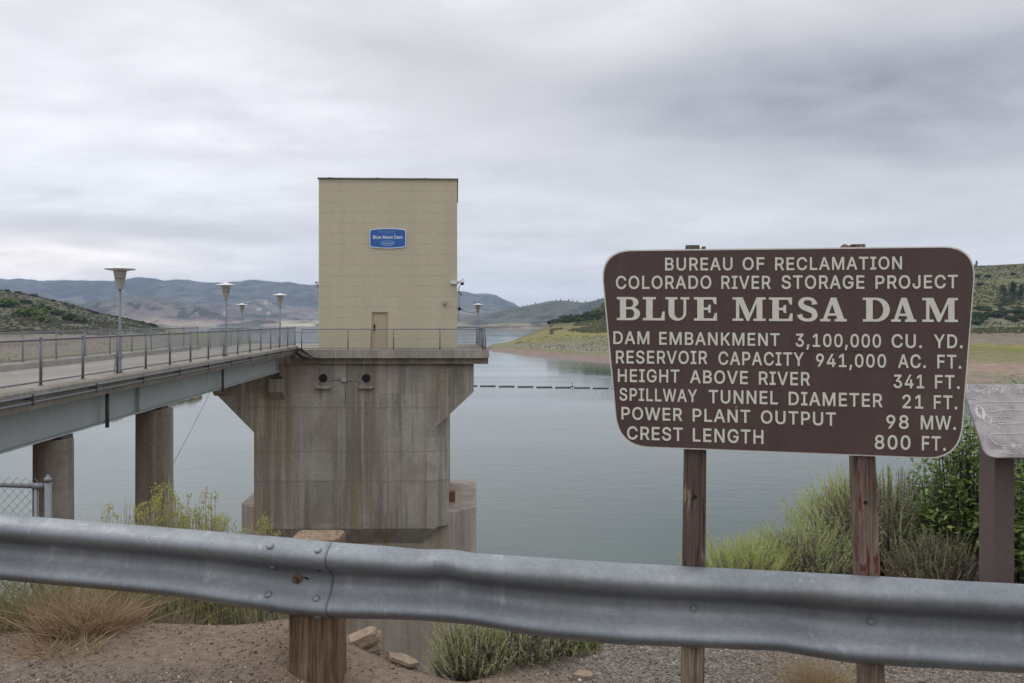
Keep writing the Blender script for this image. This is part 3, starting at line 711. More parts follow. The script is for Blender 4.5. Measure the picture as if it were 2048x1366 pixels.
for Y in np.arange(5, 46.3, 3.05):
    mb = MB(); mb.box(bx(Y, -.26) - .0, bx(Y, -.26) + .045, Y - .012, Y + .012, ZC - .33, ZC - .11)
    mb.box(bx(Y, -.26) - .14, bx(Y, -.26) - .01, Y - .02, Y + .02, ZC - .22, ZC - .19)
    mb.build('pipe_clamp', M_DARKSTEEL, br)
for px, y0, y1 in ((214.5, 787, 855), (445.5, 740, 784)):
    o = .36; Y = (8.845 + o) / ((CX - px) / F + BS); a = W(px, y0, Y); b = W(px, y1, Y)
    mb = MB(); mb.tube([a + Vector((0, 0, .1)), b], .05, 10); mb.build('drain_pipe', M_DARKSTEEL, br, True)
for px, w0, w1, top in ((107, 73, 80, 868), (309, 70, 75, 812)):
    o = .75; Y = (8.845 + o) / ((CX - px) / F + BS); X = bx(Y, o); s_ = Y / F; zt = ZC - 1.42
    mb = MB(); mb.lathe([(w0 / 2 * s_ * .98, 0), (w0 / 2 * s_, -.05), (w1 / 2 * s_, -14), (w1 / 2 * s_ * 1.2, -28)], (X, Y, zt), 40); pc = mb.build('pier', M_PIER, br, True)
    mb = MB(); mb.box(X - .05, X + .34, Y - .25, Y + .25, zt + .002, zt + .078); mb.box(X + .02, X + .28, Y - .18, Y + .18, zt + .02, zt + .085); mb.build('bearing', M_DARKSTEEL, pc)
    mb = MB(); mb.box(X - 4.6, X - .16, Y - .45, Y + .45, zt - .02, zt + .08); mb.build('cap_beam', M_PIER, pc)
# loose hose and cables where the pipes reach the platform
mb = MB(); e = Vector((bx(46.4, -.27), 46.2, ZC - .2))
for k, (dz_, dx_) in enumerate(((.0, 0), (.05, .02), (-.05, -.02))):
    mb.tube([e + Vector((dx_ - .1, -.2, .05 + dz_)), e + Vector((.25, -.3, .02 + dz_)), e + Vector((.6, -.33, -.25 + dz_ * .5)), e + Vector((.9, -.34, -.42)), e + Vector((1.15, -.33, -.48))], .022, 6)
    mb.tube([e + Vector((dx_ - .1, -.2, -.05)), e + Vector((.1, -.32, -.25 + dz_)), e + Vector((.35, -.34, -.42 + dz_)), e + Vector((.75, -.34, -.46))], .02, 6)
tag(mb.build('cable_bundle', M_BLACK, None, True), 'black cables drooping from the bridge pipes to the platform edge', 'cable')
mb = MB(); a = W(424, 776, 44.5); b = W(345, 930, 30); mb.tube([a.lerp(b, f) + Vector((0, 0, -.06 * math.sin(f * math.pi))) for f in np.linspace(0, 1, 14)], .008, 5)
tag(mb.build('guy_wire', M_DARKSTEEL), 'thin wire slanting from the tower bracket down behind the bridge pier', 'wire')

# ------------------------------------------------------------------ fences
def chain_mesh(mb, p0, p1, h, r=.0032, pitch=.054):
    p0 = Vector(p0); p1 = Vector(p1); L = (p1 - p0).length; u = (p1 - p0) / L; up = Vector((0, 0, 1)); n = u.cross(up)
    def seg(a, b):
        d_ = (b - a).normalized(); q = d_.cross(n).normalized() * r; m_ = n * r
        mb.add([a + q, a - q * .5 + m_ * .87, a - q * .5 - m_ * .87, b + q, b - q * .5 + m_ * .87, b - q * .5 - m_ * .87], [(0, 1, 4, 3), (1, 2, 5, 4), (2, 0, 3, 5)])
    k = -h
    while k < L:
        for sg in (0, 1):
            a0, a1 = max(k, 0), min(k + h, L)
            if a1 <= a0: continue
            za, zb = (a0 - k), (a1 - k)
            if sg: za, zb = h - za, h - zb
            seg(p0 + u * a0 + up * za + n * (.003 if sg else -.003), p0 + u * a1 + up * zb + n * (.003 if sg else -.003))
        k += pitch * 1.414
def fence(name, pts, h, label, spacing, posts=None, group=None, mesh=True, top_r=.022, post_r=.032, bottom=True, mid=False, gap=.04):
    pts = [Vector(p) for p in pts]; o = thing(name, pts[0], label, 'fence', group)
    tr, br_, ml = MB(), MB(), MB()
    for a, b in zip(pts, pts[1:]):
        L = (b - a).length; u = (b - a) / L; n = max(1, round(L / spacing))
        tr.tube([a + Vector((0, 0, h)), b + Vector((0, 0, h))], top_r, 8)
        if bottom: br_.tube([a + Vector((0, 0, .09)), b + Vector((0, 0, .09))], top_r * .8, 8)
        if mesh: chain_mesh(ml, a + Vector((0, 0, gap)), b + Vector((0, 0, gap)), h - gap - .01)
        for k in range(n + 1):
            if k == n and b is not pts[-1]: continue
            p = a + u * (L * k / n); pm = MB(); pm.tube([p, p + Vector((0, 0, h + .03))], post_r, 10); pm.lathe([(post_r * 1.15, 0), (post_r * 1.1, .02), (post_r * .4, .04)], p + Vector((0, 0, h + .03)), 10)
            pm.lathe([(post_r * 1.8, 0), (post_r * 1.7, .02)], p, 10)
            pm.build('post', M_GALV, o, True)
    tr.build('top_rail', M_GALV, o, True)
    if bottom: br_.build('bottom_rail', M_GALV, o, True)
    if mesh: ml.build('chain_mesh', M_WIRE, o, fix=False)
    return o
yy = [18.1 - 2.04 * 4 + 0, 46.7]
fence('chain_link_fence', [(bx(yy[0]), yy[0], ZC), (bx(yy[1]), yy[1], ZC)], .98, 'long chain link fence on the near curb of the bridge beside the lamp posts', 2.04)
fence('chain_link_fence', [(bx(9.5, 5.6), 9.5, ZC), (bx(46.7, 5.35), 46.7, ZC)], .98, 'chain link fence on the far curb of the bridge towards the hillside', 2.3)
# platform rails
PR = Vector((-1.42, 46.06, ZD)); PL = Vector((-11.38, 46.06, ZD)); BR = Vector((-2.25, 56.6, ZD)); BL = Vector((-17.45, 56.2, ZD)); FL = Vector((-16.75, 47.2, ZD))
o = thing('platform_railing', PR, 'steel railing along the front and side of the tower platform', 'railing')
for px in (603, 696, 742, 787, 880, 965.5, 971):
    X = (px - CX) / F * 46.06; pm = MB(); pm.tube([(X, 46.06, ZD), (X, 46.06, ZD + 1.12)], .03 if px not in (742,) else .022, 8); pm.build('post', M_GALV, o, True)
mb = MB(); mb.tube([PL + Vector((0, 0, 1.1)), PR + Vector((0, 0, 1.1))], .024, 8); mb.tube([PR + Vector((0, 0, 1.1)), BR + Vector((0, 0, 1.1))], .024, 8); mb.build('top_rail', M_GALV, o, True)
mb = MB(); mb.tube([PL + Vector((0, 0, .07)), PR + Vector((0, 0, .07))], .018, 8); mb.tube([PR + Vector((0, 0, .07)), BR + Vector((0, 0, .07))], .018, 8); mb.build('bottom_rail', M_GALV, o, True)
mb = MB(); chain_mesh(mb, PL + Vector((0, 0, .05)), PR + Vector((0, 0, .05)), 1.04, .0018); chain_mesh(mb, PR + Vector((0, 0, .05)), BR + Vector((0, 0, .05)), 1.04, .004); mb.build('chain_mesh', M_WIRE, o, fix=False)
for f in (.25, .5, .75, 1.0):
    p = PR.lerp(BR, f); pm = MB(); pm.tube([p, p + Vector((0, 0, 1.12))], .03, 8); pm.build('post', M_GALV, o, True)
fence('platform_railing', [FL, BL], 1.1, 'railing along the left side of the platform behind the bridge fence', 2.4)
fence('platform_railing', [BL + Vector((.1, .15, 0)), (-10.6, 56.5, ZD)], .80, 'low railing at the back of the platform left of the tan building', 3.6, mesh=False)
fence('platform_railing', [(-3.7, 56.7, ZD), BR + Vector((-.1, .1, 0))], 1.1, 'short railing at the back of the platform right of the tan building', 1.4, mesh=False)

# ------------------------------------------------------------------ street lamps
def lamp(px, py_base, py_top, label, dd=1.0, zbase=None, tall=2.85):
    Y = F * tall / (py_base - py_top); p = W(px, py_base, Y)
    if zbase is not None: p.z = zbase
    o = thing('street_lamp', p, label, 'street lamp', 'mushroom lamp posts of the dam bridge'); h = tall
    mb = MB(); mb.lathe([(.07, 0), (.07, .03), (.04, .05), (.034, .5), (.033, h - .62)], p, 16); mb.lathe([(.045, .0), (.045, .12)], p + Vector((0, 0, .35)), 12); mb.build('pole', M_GALV, o, True)
    q = p + Vector((0, 0, h - .66)); mb = MB(); mb.lathe([(.05, 0), (.072, .02), (.078, .05), (.128, .28), (.131, .285), (.131, .30), (.133, .302), (.160, .46), (.165, .50)], q, 28); mb.build('lamp_shade', M_LAMP, o, True)
    mb = MB(); mb.lathe([(.1334, .285), (.1334, .300)], q, 28); mb.build('shade_band', M_DARKSTEEL, o, True)
    mb = MB(); mb.lathe([(.17, .50), (.36, .535), (.392, .55), (.394, .558), (.385, .566), (.22, .605), (.11, .625), (.085, .645), (.03, .66)], q, 40); mb.build('disc_cap', M_LAMPTOP, o, True)
    mb = MB(); rr = random.Random(int(px)); a = p + Vector((-.12, -.05, 0))
    mb.tube([a, a + Vector((-.01, 0, .15)), a + Vector((.03, 0, .3)), a + Vector((.02, 0, .42)), a + Vector((.06, 0, .5))], .011, 6); mb.box(a.x - .02, a.x + .04, a.y - .02, a.y + .02, a.z + .43, a.z + .48); mb.build('conduit', M_DARKSTEEL, o, True)
    return o
lamp(240, 745, 530, 'nearest and tallest mushroom lamp post in the bridge fence')
lamp(452, 712, 565, 'second mushroom lamp post along the near bridge fence')
lamp(560, 694.4, 586.5, 'third mushroom lamp post at the tower end of the near bridge fence')
lamp(484, 690.3, 606.5, 'small far mushroom lamp post standing between the second and third bridge lamps')
lamp(956, 690.6, 606.5, 'mushroom lamp post at the back right corner of the tower platform')

# ------------------------------------------------------------------ intake tower
tw = thing('intake_tower', (-9, 50, ZD), 'tall stained concrete intake tower rising from the water', 'tower')
mb = MB(); mb.prism([(-1.24, 46, ZD), (-11.75, 46, ZD), (-11.95, 46.6, ZD), (-17.55, 46.6, ZD), (-18.1, 57.3, ZD), (-1.95, 57.3, ZD)], (0, 0, -.46)); mb.build('platform', M_SLAB, tw)
mb = MB(); mb.prism([(-1.30, 46.35, ZD - .462), (-16.9, 46.62, ZD - .462), (-17.6, 57, ZD - .462), (-2.0, 57, ZD - .462)], (0, 0, -.34)); mb.build('platform_beam', M_TOWER, tw)
FY = 46.7
rib = [W(946, 729.5, FY), W(946, 785, FY), W(872, 854, FY), W(872, 1057, FY), W(508, 1058, FY), W(508, 865, FY), W(427, 783, FY), W(427, 729.5, FY)]
mb = MB(); mb.prism(rib, (0, .9, 0)); mb.build('shaft_front', M_TOWER, tw)
zb = rib[3].z - .003; xl, xr = rib[4].x, rib[3].x
mb = MB(); mb.add([(xl, FY, zb), (xr, FY, zb), (xr, 47.598, zb), (xl, 47.598, zb), (xl + .85, 47.32, zb - .95), (-5.06, 47.32, zb - .95), (-5.06, 47.598, zb - .95), (xl + .85, 47.598, zb - .95)],
   [(0, 1, 2, 3), (4, 7, 6, 5), (0, 4, 5, 1), (1, 5, 6, 2), (2, 6, 7, 3), (3, 7, 4, 0)]); mb.build('shaft_soffit', M_TOWER, tw)
mb = MB(); mb.prism([(x, y, ZD - .806) for x, y in ((-4.22, 46.72), (-3.53, 47.37), (-4.1, 56.2), (-14.9, 56.2), (-14.32, 47.3), (-14.16, 46.72))], (0, 0, -(ZD - .806 - (EYE - 11.40)))); mb.build('shaft_body', M_TOWER, tw)
bp = [(xl + .87, 47.35), (-4.98, 47.35), (-3.50, 47.45), (-2.09, 48.9), (-2.4, 57), (-16.4, 57), (-15.85, 49.8)]
mb = MB(); n = len(bp); zt = EYE - 10.72
mb.prism([(x, y, zt) for x, y in bp], (0, 0, -17.5)); mb.build('shaft_base', M_BASE, tw, bevel=.06)
mb = MB(); mb.box(-3.70, -3.36, 50.0, 50.4, zt + .003, zt + .62); mb.build('gate_stub', M_RUST, tw)
# bearing corbels
for px0, px1, y0, y1, yb in ((543, 571, 757, 782, 800), (428, 456, 752, 775, 792)):
    a = W(px0, y0, FY); b = W(px1, y1, FY); c_ = W(px1, yb, FY); mb = MB()
    mb.add([(a.x, FY - .62, a.z), (b.x, FY - .62, a.z), (b.x, FY - .62, b.z), (a.x, FY - .62, b.z), (a.x, FY + .02, a.z), (b.x, FY + .02, a.z), (b.x, FY + .02, c_.z), (a.x, FY + .02, c_.z)],
       [(0, 1, 2, 3), (4, 7, 6, 5), (0, 4, 5, 1), (3, 2, 6, 7), (0, 3, 7, 4), (1, 5, 6, 2)]); mb.build('bearing_corbel', M_TOWER, tw, bevel=.03)
    mb = MB(); z = a.z + .003; mb.box(a.x + .15, b.x - .15, FY - .5, FY - .1, z, z + .12); mb.box(a.x + .28, b.x - .28, FY - .42, FY - .18, z + .123, ZC - 1.34); mb.build('bearing', M_DARKSTEEL, tw)
# ports, hoods, conduit box
for px in (646.5, 732.5):
    c = W(px, 756.5, FY); mb = MB(); k = 24
    vs = [(c.x + math.cos(6.283 * i / k) * .30, FY - .03, c.z + math.sin(6.283 * i / k) * .30) for i in range(k)] + [(c.x + math.cos(6.283 * i / k) * .24, FY - .03, c.z + math.sin(6.283 * i / k) * .24) for i in range(k)] + [(c.x + math.cos(6.283 * i / k) * .30, FY + .01, c.z + math.sin(6.283 * i / k) * .30) for i in range(k)]
    mb.add(vs, [(i, (i + 1) % k, k + (i + 1) % k, k + i) for i in range(k)] + [(i, 2 * k + i, 2 * k + (i + 1) % k, (i + 1) % k) for i in range(k)]); po = mb.build('port', M_TOWER, tw)
    mb = MB(); mb.add([(c.x + math.cos(6.283 * i / k) * .245, FY - .012, c.z + math.sin(6.283 * i / k) * .245) for i in range(k)], [tuple(range(k))]); mb.build('port_opening', M_BLACK, po)
    a = W(px - 18, 771.5, FY); b = W(px + 17, 776.5, FY); mb = MB()
    mb.add([(a.x, FY - .02, a.z), (b.x, FY - .02, a.z), (b.x - .1, FY - .22, b.z), (a.x + .1, FY - .22, b.z), (a.x, FY + .01, b.z), (b.x, FY + .01, b.z)], [(0, 1, 2, 3), (3, 2, 5, 4), (0, 3, 4), (1, 5, 2)]); mb.build('port_ledge', M_TOWER, tw)
mb = MB(); a = W(664, 759.3, FY - .05); b = W(712, 760.3, FY - .05); mb.tube([a, b], .022, 8); mb.tube([W(657, 761.5, FY - .05), a], .022, 8); mb.tube([b, W(722, 763, FY - .05)], .022, 8); mb.build('conduit', M_LAMP, tw, True)
mb = MB(); c = W(689, 758.5, FY); mb.box(c.x - .14, c.x + .14, FY - .2, FY - .01, c.z - .13, c.z + .13); mb.build('junction_box', M_GREYBOX, tw, bevel=.01)
mb = MB()
for px in np.linspace(684, 808, 9): c = W(px, 805 + .8 * math.sin(px), FY); mb.box(c.x - .03, c.x + .03, FY - .012, FY + .01, c.z - .03, c.z + .03)
mb.build('bolt', M_DARKSTEEL, tw)
mb = MB(); mb.tube([W(690, 770, FY - .02), W(691, 790, FY - .02), W(690, 812, FY - .02)], .012, 5); mb.build('drip_cable', M_DARKSTEEL, tw)

# tower house
HYY = 47.75; hx0, hx1 = (637.5 - CX) / F * HYY, (913.5 - CX) / F * HYY; HT = EYE + (HY - 358.5) / F * HYY
th = thing('tower_house', ((hx0 + hx1) / 2, HYY + 4, ZD), 'windowless tall tan block building standing on the tower platform', 'building')
dx0, dx1 = (743 - CX) / F * HYY, (776 - CX) / F * HYY; dzt = EYE + (HY - 624) / F * HYY
mb = MB(); mb.box(hx0, dx0, HYY, HYY + .4, ZD + .002, HT); mb.box(dx1, hx1, HYY, HYY + .4, ZD + .002, HT); mb.box(dx0 + .001, dx1 - .001, HYY, HYY + .4, dzt, HT)
mb.box(hx0 - .03, hx1 - .03, HYY + .402, HYY + 8.2, ZD + .002, HT - .004, -.066); mb.build('wall', M_TAN, th)
mb = MB()
for a, b in ((637.5, 644.5), (729, 736), (816.5, 824), (905, 913.5)): mb.box((a - CX) / F * HYY + .002, (b - CX) / F * HYY - .002, HYY - .009, HYY - .001, ZD + .004, HT - .15)
mb.box(hx0 + .002, hx1 - .002, HYY - .012, HYY - .001, HT - .146, HT - .002); mb.build('pilaster', M_TAN, th)
mb = MB(); mb.box(dx0 + .06, dx1 - .06, HYY + .10, HYY + .15, ZD + .02, dzt - .06); dr = mb.build('door', M_DOOR, th)
mb = MB(); mb.box(dx0 + .002, dx0 + .058, HYY + .04, HYY + .2, ZD + .004, dzt - .002); mb.box(dx1 - .058, dx1 - .002, HYY + .04, HYY + .2, ZD + .004, dzt - .002); mb.box(dx0 + .06, dx1 - .06, HYY + .04, HYY + .2, dzt - .058, dzt - .002); mb.build('frame', M_DOOR, dr)
mb = MB(); mb.box(dx0 + .12, dx0 + .20, HYY + .05, HYY + .098, ZD + 1.0, ZD + 1.35); mb.tube([(dx0 + .16, HYY + .02, ZD + 1.05), (dx0 + .16, HYY + .02, ZD + 1.3)], .018, 6); mb.build('handle', M_BLACK, dr)
vs = []; N_ = 420; rx0, rx1 = hx0 - .08, hx1 + .09; nb = 2
for i in range(N_ + 1):
    x = rx0 + (rx1 - rx0) * i / N_; w = .028 * math.sin(2 * math.pi * x / .134); dz_ = -.055 * i / N_
    if 36 < i % 140 < 44: w = .028
    for y in (HYY - .12, HYY + 8.6): vs += [(x - .066 * max(0, y - HYY), y, HT + .036 + w + dz_ + .045 - (.15 if y > 50 else 0)), (x - .066 * max(0, y - HYY), y, HT + .03 + w + dz_ + .012 - (.15 if y > 50 else 0))]
mb = MB(); fs = []
for i in range(N_):
    a, b = i * 4, i * 4 + 4; fs += [(a, b, b + 2, a + 2), (a + 1, a + 3, b + 3, b + 1), (a, a + 1, b + 1, b), (a + 2, b + 2, b + 3, a + 3)]
mb.add(vs, fs); mb.build('roof', M_ROOF, th)
# blue name sign
def arc_outline(cx, cz, w, h, bulge, rr_):
    pts = []
    def edge(a, b, bl, n=12):
        for i in range(n):
            f = i / n; p = a.lerp(b, f); pts.append(Vector((p.x, p.z + bl * 4 * f * (1 - f)))) if False else pts.append((p.x, p.y + bl * 4 * f * (1 - f)))
    hw, hh = w / 2, h / 2 - bulge
    edge(Vector((-hw + rr_, hh + .0)), Vector((hw - rr_, hh)), bulge)
    for k in range(6): a = R(75 - 15 * k); pts.append((hw - rr_ + rr_ * math.cos(a), hh - rr_ + rr_ * math.sin(a)))
    for k in range(6): a = R(-15 * k); pts.append((hw - rr_ + rr_ * math.cos(a), -hh + rr_ + rr_ * math.sin(a)))
    edge(Vector((hw - rr_, -hh)), Vector((-hw + rr_, -hh)), -bulge)
    for k in range(6): a = R(255 - 15 * k); pts.append((-hw + rr_ + rr_ * math.cos(a), -hh + rr_ + rr_ * math.sin(a)))
    for k in range(6): a = R(180 - 15 * k); pts.append((-hw + rr_ + rr_ * math.cos(a), hh - rr_ + rr_ * math.sin(a)))
    return [(cx + x, cz + z) for x, z in pts]
YB = HYY - .06; bc = W(775.5, 476.5, YB); bw, bh = 74 / F * YB, 41 / F * YB
bs = thing('name_sign', (bc.x, YB, bc.z), 'small blue sign with bulging edges high on the tan building', 'sign')
mb = MB(); mb.prism([(x, YB, z) for x, z in arc_outline(bc.x, bc.z, bw, bh, .07, .12)], (0, .03, 0)); mb.build('border', M_BLUEW, bs)
mb = MB(); mb.prism([(x, YB - .006, z) for x, z in arc_outline(bc.x, bc.z, bw - .11, bh - .11, .065, .09)], (0, .004, 0)); mb.build('face', M_BLUE, bs)

# ------------------------------------------------------------------ lettering
FONT = None
try: FONT = bpy.data.fonts.load(bpy.utils.system_resource('DATAFILES', path='fonts') + '/Inter.woff2')
except Exception: FONT = None
def contours(s_, space, shear):
    cu = bpy.data.curves.new('txt', 'FONT'); cu.body = s_; cu.space_character = space; cu.shear = shear; cu.resolution_u = 5
    if FONT: cu.font = FONT
    ob = bpy.data.objects.new('txt', cu); COL.objects.link(ob); bpy.context.view_layer.update()
    dg = bpy.context.evaluated_depsgraph_get(); c2 = ob.evaluated_get(dg).to_curve(dg); out = []
    for sp in c2.splines:
        bp = sp.bezier_points; pts = []
        for a, b in zip(bp, list(bp[1:]) + [bp[0]]):
            straight = (a.handle_right - a.co).length < 1e-6 and (b.handle_left - b.co).length < 1e-6
            cr = (b.co - a.co).xy; d1 = (a.handle_right - a.co).xy; d2 = (b.handle_left - b.co).xy
            if abs(cr.cross(d1)) < 1e-6 and abs(cr.cross(d2)) < 1e-6: straight = True
            n = 1 if straight else 6
            for k in range(n):
                f = k / n; q = a.co * (1 - f) ** 3 + a.handle_right * 3 * f * (1 - f) ** 2 + b.handle_left * 3 * f * f * (1 - f) + b.co * f ** 3; pts.append((q.x, q.y))
        if len(pts) > 2: out.append(pts)
    ob.to_curve_clear(); bpy.data.objects.remove(ob); bpy.data.curves.remove(cu); return out
def area(p): return .5 * sum(a[0] * b[1] - b[0] * a[1] for a, b in zip(p, p[1:] + p[:1]))
def text_polys(s_, bold=0.0, space=1.0, shear=0.0):
    """letters as filled outlines; strokes of one letter that overlap keep their own outline, a hair apart"""
    cs = contours(s_, space, shear); sg_ = 1 if area(max(cs, key=lambda p: abs(area(p)))) > 0 else -1
    def grow(p):
        q = [a for a, b in zip(p, p[-1:] + p[:-1]) if abs(a[0] - b[0]) + abs(a[1] - b[1]) > 1e-4]; out = []
        for a, b, c in zip(q[-1:] + q[:-1], q, q[1:] + q[:1]):
            n1 = Vector((b[1] - a[1], a[0] - b[0])).normalized(); n2 = Vector((c[1] - b[1], b[0] - c[0])).normalized()
            m_ = n1 + n2; m_ = m_ / max(.6, m_.length_squared / 2) if m_.length > 1e-4 else n1; out.append((b[0] + m_.x * bold * sg_, b[1] + m_.y * bold * sg_))
        return out
    cs = [grow(c) for c in cs]; pts, edges = [], []
    for c in cs:
        b = len(pts); n = len(c); pts += [Vector(p) * 20 for p in c]; edges += [(b + k, b + (k + 1) % n) for k in range(n)]
    ov, _, of_, *_r = geometry.delaunay_2d_cdt(pts, edges, [], 0, 1e-5)
    def wind(q):
        w = 0
        for c in cs:
            for a, b in zip(c, c[1:] + c[:1]):
                l = (b[0] - a[0]) * (q[1] - a[1]) - (q[0] - a[0]) * (b[1] - a[1])
                if a[1] <= q[1] < b[1] and l > 0: w += 1
                elif b[1] <= q[1] < a[1] and l < 0: w -= 1
        return w
    V = [(v.x / 20, v.y / 20) for v in ov]
    Fs = [tuple(f) for f in of_ if wind((sum(V[k][0] for k in f) / len(f), sum(V[k][1] for k in f) / len(f))) != 0]
    used = sorted({k for f in Fs for k in f}); mp = {k: n for n, k in enumerate(used)}
    return [(V[k][0], V[k][1], 0.0) for k in used], [tuple(mp[k] for k in f) for f in Fs]
def curve_polys(splines, bold=0.0):
    cu = bpy.data.curves.new('txt', 'CURVE'); cu.dimensions = '2D'; cu.fill_mode = 'FRONT'; cu.offset = bold * 25
    for sp in splines:
        q = cu.splines.new('POLY'); q.points.add(len(sp) - 1); q.use_cyclic_u = True
        for p, v in zip(q.points, sp): p.co = (v[0] * 25, v[1] * 25, 0, 1)
    ob = bpy.data.objects.new('txt', cu); COL.objects.link(ob); bpy.context.view_layer.update()
    me = bpy.data.meshes.new_from_object(ob.evaluated_get(bpy.context.evaluated_depsgraph_get()))
    vs = [(v.co.x / 25, v.co.y / 25) for v in me.vertices]; fs = [tuple(p.vertices) for p in me.polygons]
    bpy.data.objects.remove(ob); bpy.data.curves.remove(cu); bpy.data.meshes.remove(me); return vs, fs
def unit(vs, baseline=True):
    x0 = min(v[0] for v in vs); x1 = max(v[0] for v in vs); return [((v[0] - x0) / (x1 - x0), v[1], v[2] if len(v) > 2 else 0) for v in vs]
def flat_text(mb, s_, x0, x1, z0, cap, y, bold=.02, shear=0.0):
    vs, fs = text_polys(s_, bold, 1.0, shear); u = unit(vs); capu = CAPU
    mb.add([(x0 + a * (x1 - x0), y - c_ * 4, z0 + b / capu * cap) for a, b, c_ in u], fs)
_v, _ = text_polys('H'); CAPU = max(v[1] for v in _v)
def sx(z): return bc.x + (z - 1024) / 2048 * 92 / F * YB
def szz(z): return bc.z - (z - 592) / 1202 * 54 / F * YB
mb = MB(); flat_text(mb, 'Blue Mesa Dam', sx(370), sx(1675), szz(610), 6.2 / F * YB, YB - .010, .018); mb.build('lettering', M_BLUEW, bs, fix=False)
mb = MB(); flat_text(mb, 'RECLAMATION', sx(630), sx(1340), szz(335), 3.3 / F * YB, YB - .010, .0, .2); mb.build('lettering', M_BLUEM, bs, fix=False); mb = MB(); flat_text(mb, 'Managing Water in the West', sx(870), sx(1390), szz(385), 1.6 / F * YB, YB - .010, 0, .2); mb.build('lettering', M_BLUEM, bs, fix=False)
mb = MB(); k = 40; ex, ez = sx(1020), szz(815)
ra, rb = 300 / 2048 * 92 / F * YB, 125 / 1202 * 54 / F * YB
mb.add([(ex + math.cos(6.283 * i / k) * ra, YB - .010, ez + math.sin(6.283 * i / k) * rb) for i in range(k)] + [(ex + math.cos(6.283 * i / k) * ra * .84, YB - .010, ez + math.sin(6.283 * i / k) * rb * .78) for i in range(k)], [(i, (i + 1) % k, k + (i + 1) % k, k + i) for i in range(k)])
mb.add([(ex + a * ra, YB - .0125, ez + b * rb) for a, b in ((-.75, -.15), (.75, -.15), (.6, .15), (.45, .05), (.3, .35), (.15, .12), (0, .42), (-.15, .15), (-.32, .38), (-.5, .08), (-.62, .18))], [tuple(range(11))])
for q in (-.35, -.52): mb.add([(ex - .6 * ra, YB - .0125, ez + q * rb), (ex + .6 * ra, YB - .0125, ez + q * rb), (ex + .6 * ra, YB - .0125, ez + (q + .1) * rb), (ex - .6 * ra, YB - .0125, ez + (q + .1) * rb)], [(0, 1, 2, 3)])
mb.build('emblem', M_BLUEM, bs, fix=False)

# small things on the tan building
c = W(890, 605.5, HYY); mb = MB(); mb.box(c.x - .09, c.x + .09, HYY - .22, HYY - .001, c.z - .10, c.z + .11); mb.lathe([(.02, -.12), (.07, -.10)], (c.x, HYY - .11, c.z), 10)
tag(mb.build('wall_light', M_GREYBOX, bevel=.02), 'small grey box light on the tan wall right of the door', 'light')
o = thing('security_camera', W(915, 566, HYY), 'white dome camera and pale mounting arm on the right corner of the tan building', 'camera')
a, b = W(901, 561.5, HYY), W(918, 568.5, HYY); mb = MB(); mb.box(a.x, b.x, HYY - .12, HYY - .03, b.z, a.z); mb.build('mounting_box', M_LAMPTOP, o, bevel=.01)
mb = MB(); mb.tube([W(914, 566, HYY - .1), W(921, 563, HYY - .3), W(927, 558.5, HYY - .3)], .03, 8); mb.tube([W(918, 580, HYY), W(918.5, 572, HYY - .2), W(923, 567, HYY - .3)], .025, 8); mb.build('arm', M_GREYBOX, o, True)
q = W(924.5, 566, HYY - .3); mb = MB(); mb.lathe([(.03, .14), (.11, .10), (.12, .0)], q, 16); mb.build('housing', M_WHITE, o, True)
mb = MB(); mb.lathe([(.105, -.002), (.10, -.06), (.06, -.11), (.01, -.125)], q, 16); mb.build('dome', M_BLACK, o, True)
o = thing('flood_light', W(919, 617, HYY), 'small black floodlight low on the right corner of the tan building', 'light')
mb = MB(); q = W(919, 617.5, HYY - .05); mb.lathe([(.03, .09), (.09, .05), (.10, -.06), (.05, -.09)], q, 12); mb.build('head', M_BLACK, o, True)
mb = MB(); mb.tube([q + Vector((-.15, .1, .12)), q + Vector((0, 0, .1))], .025, 6); mb.build('bracket', M_GREYBOX, o)
mb = MB(); a = W(920, 617, HYY); b = W(956, 622, 57); mb.tube([a.lerp(b, f) + Vector((0, 0, -.16 * math.sin(f * math.pi))) for f in np.linspace(0, 1, 12)], .012, 5); tag(mb.build('power_cable', M_BLACK), 'thin black cable sagging from the tan building to the corner lamp post', 'cable')
o = thing('horn_light', W(634, 566, HYY), 'small brass coloured light on the left corner of the tan building', 'light')
mb = MB(); mb.lathe([(.04, -.06), (.06, 0), (.02, .05)], W(632.5, 565, HYY + .3), 10); mb.build('head', M_RUST, o, True)
mb = MB(); mb.tube([W(632, 565, HYY + .3), W(638, 564.5, HYY + .3)], .02, 6); mb.tube([W(635.5, 567, HYY + .3), W(635.8, 577, HYY + .3)], .02, 6); mb.build('bracket', M_DARKSTEEL, o)
mb = MB(); mb.tube([W(917, 582, HYY - .05), W(921, 586, HYY - .1), W(923, 592, HYY - .1)], .03, 6); mb.tube([W(916, 578, HYY - .02), W(918.5, 590, HYY - .05), W(917, 640, HYY - .02)], .015, 6); tag(mb.build('wall_cable', M_DARKSTEEL), 'dark cable loop hanging under the dome camera on the tan building', 'cable')

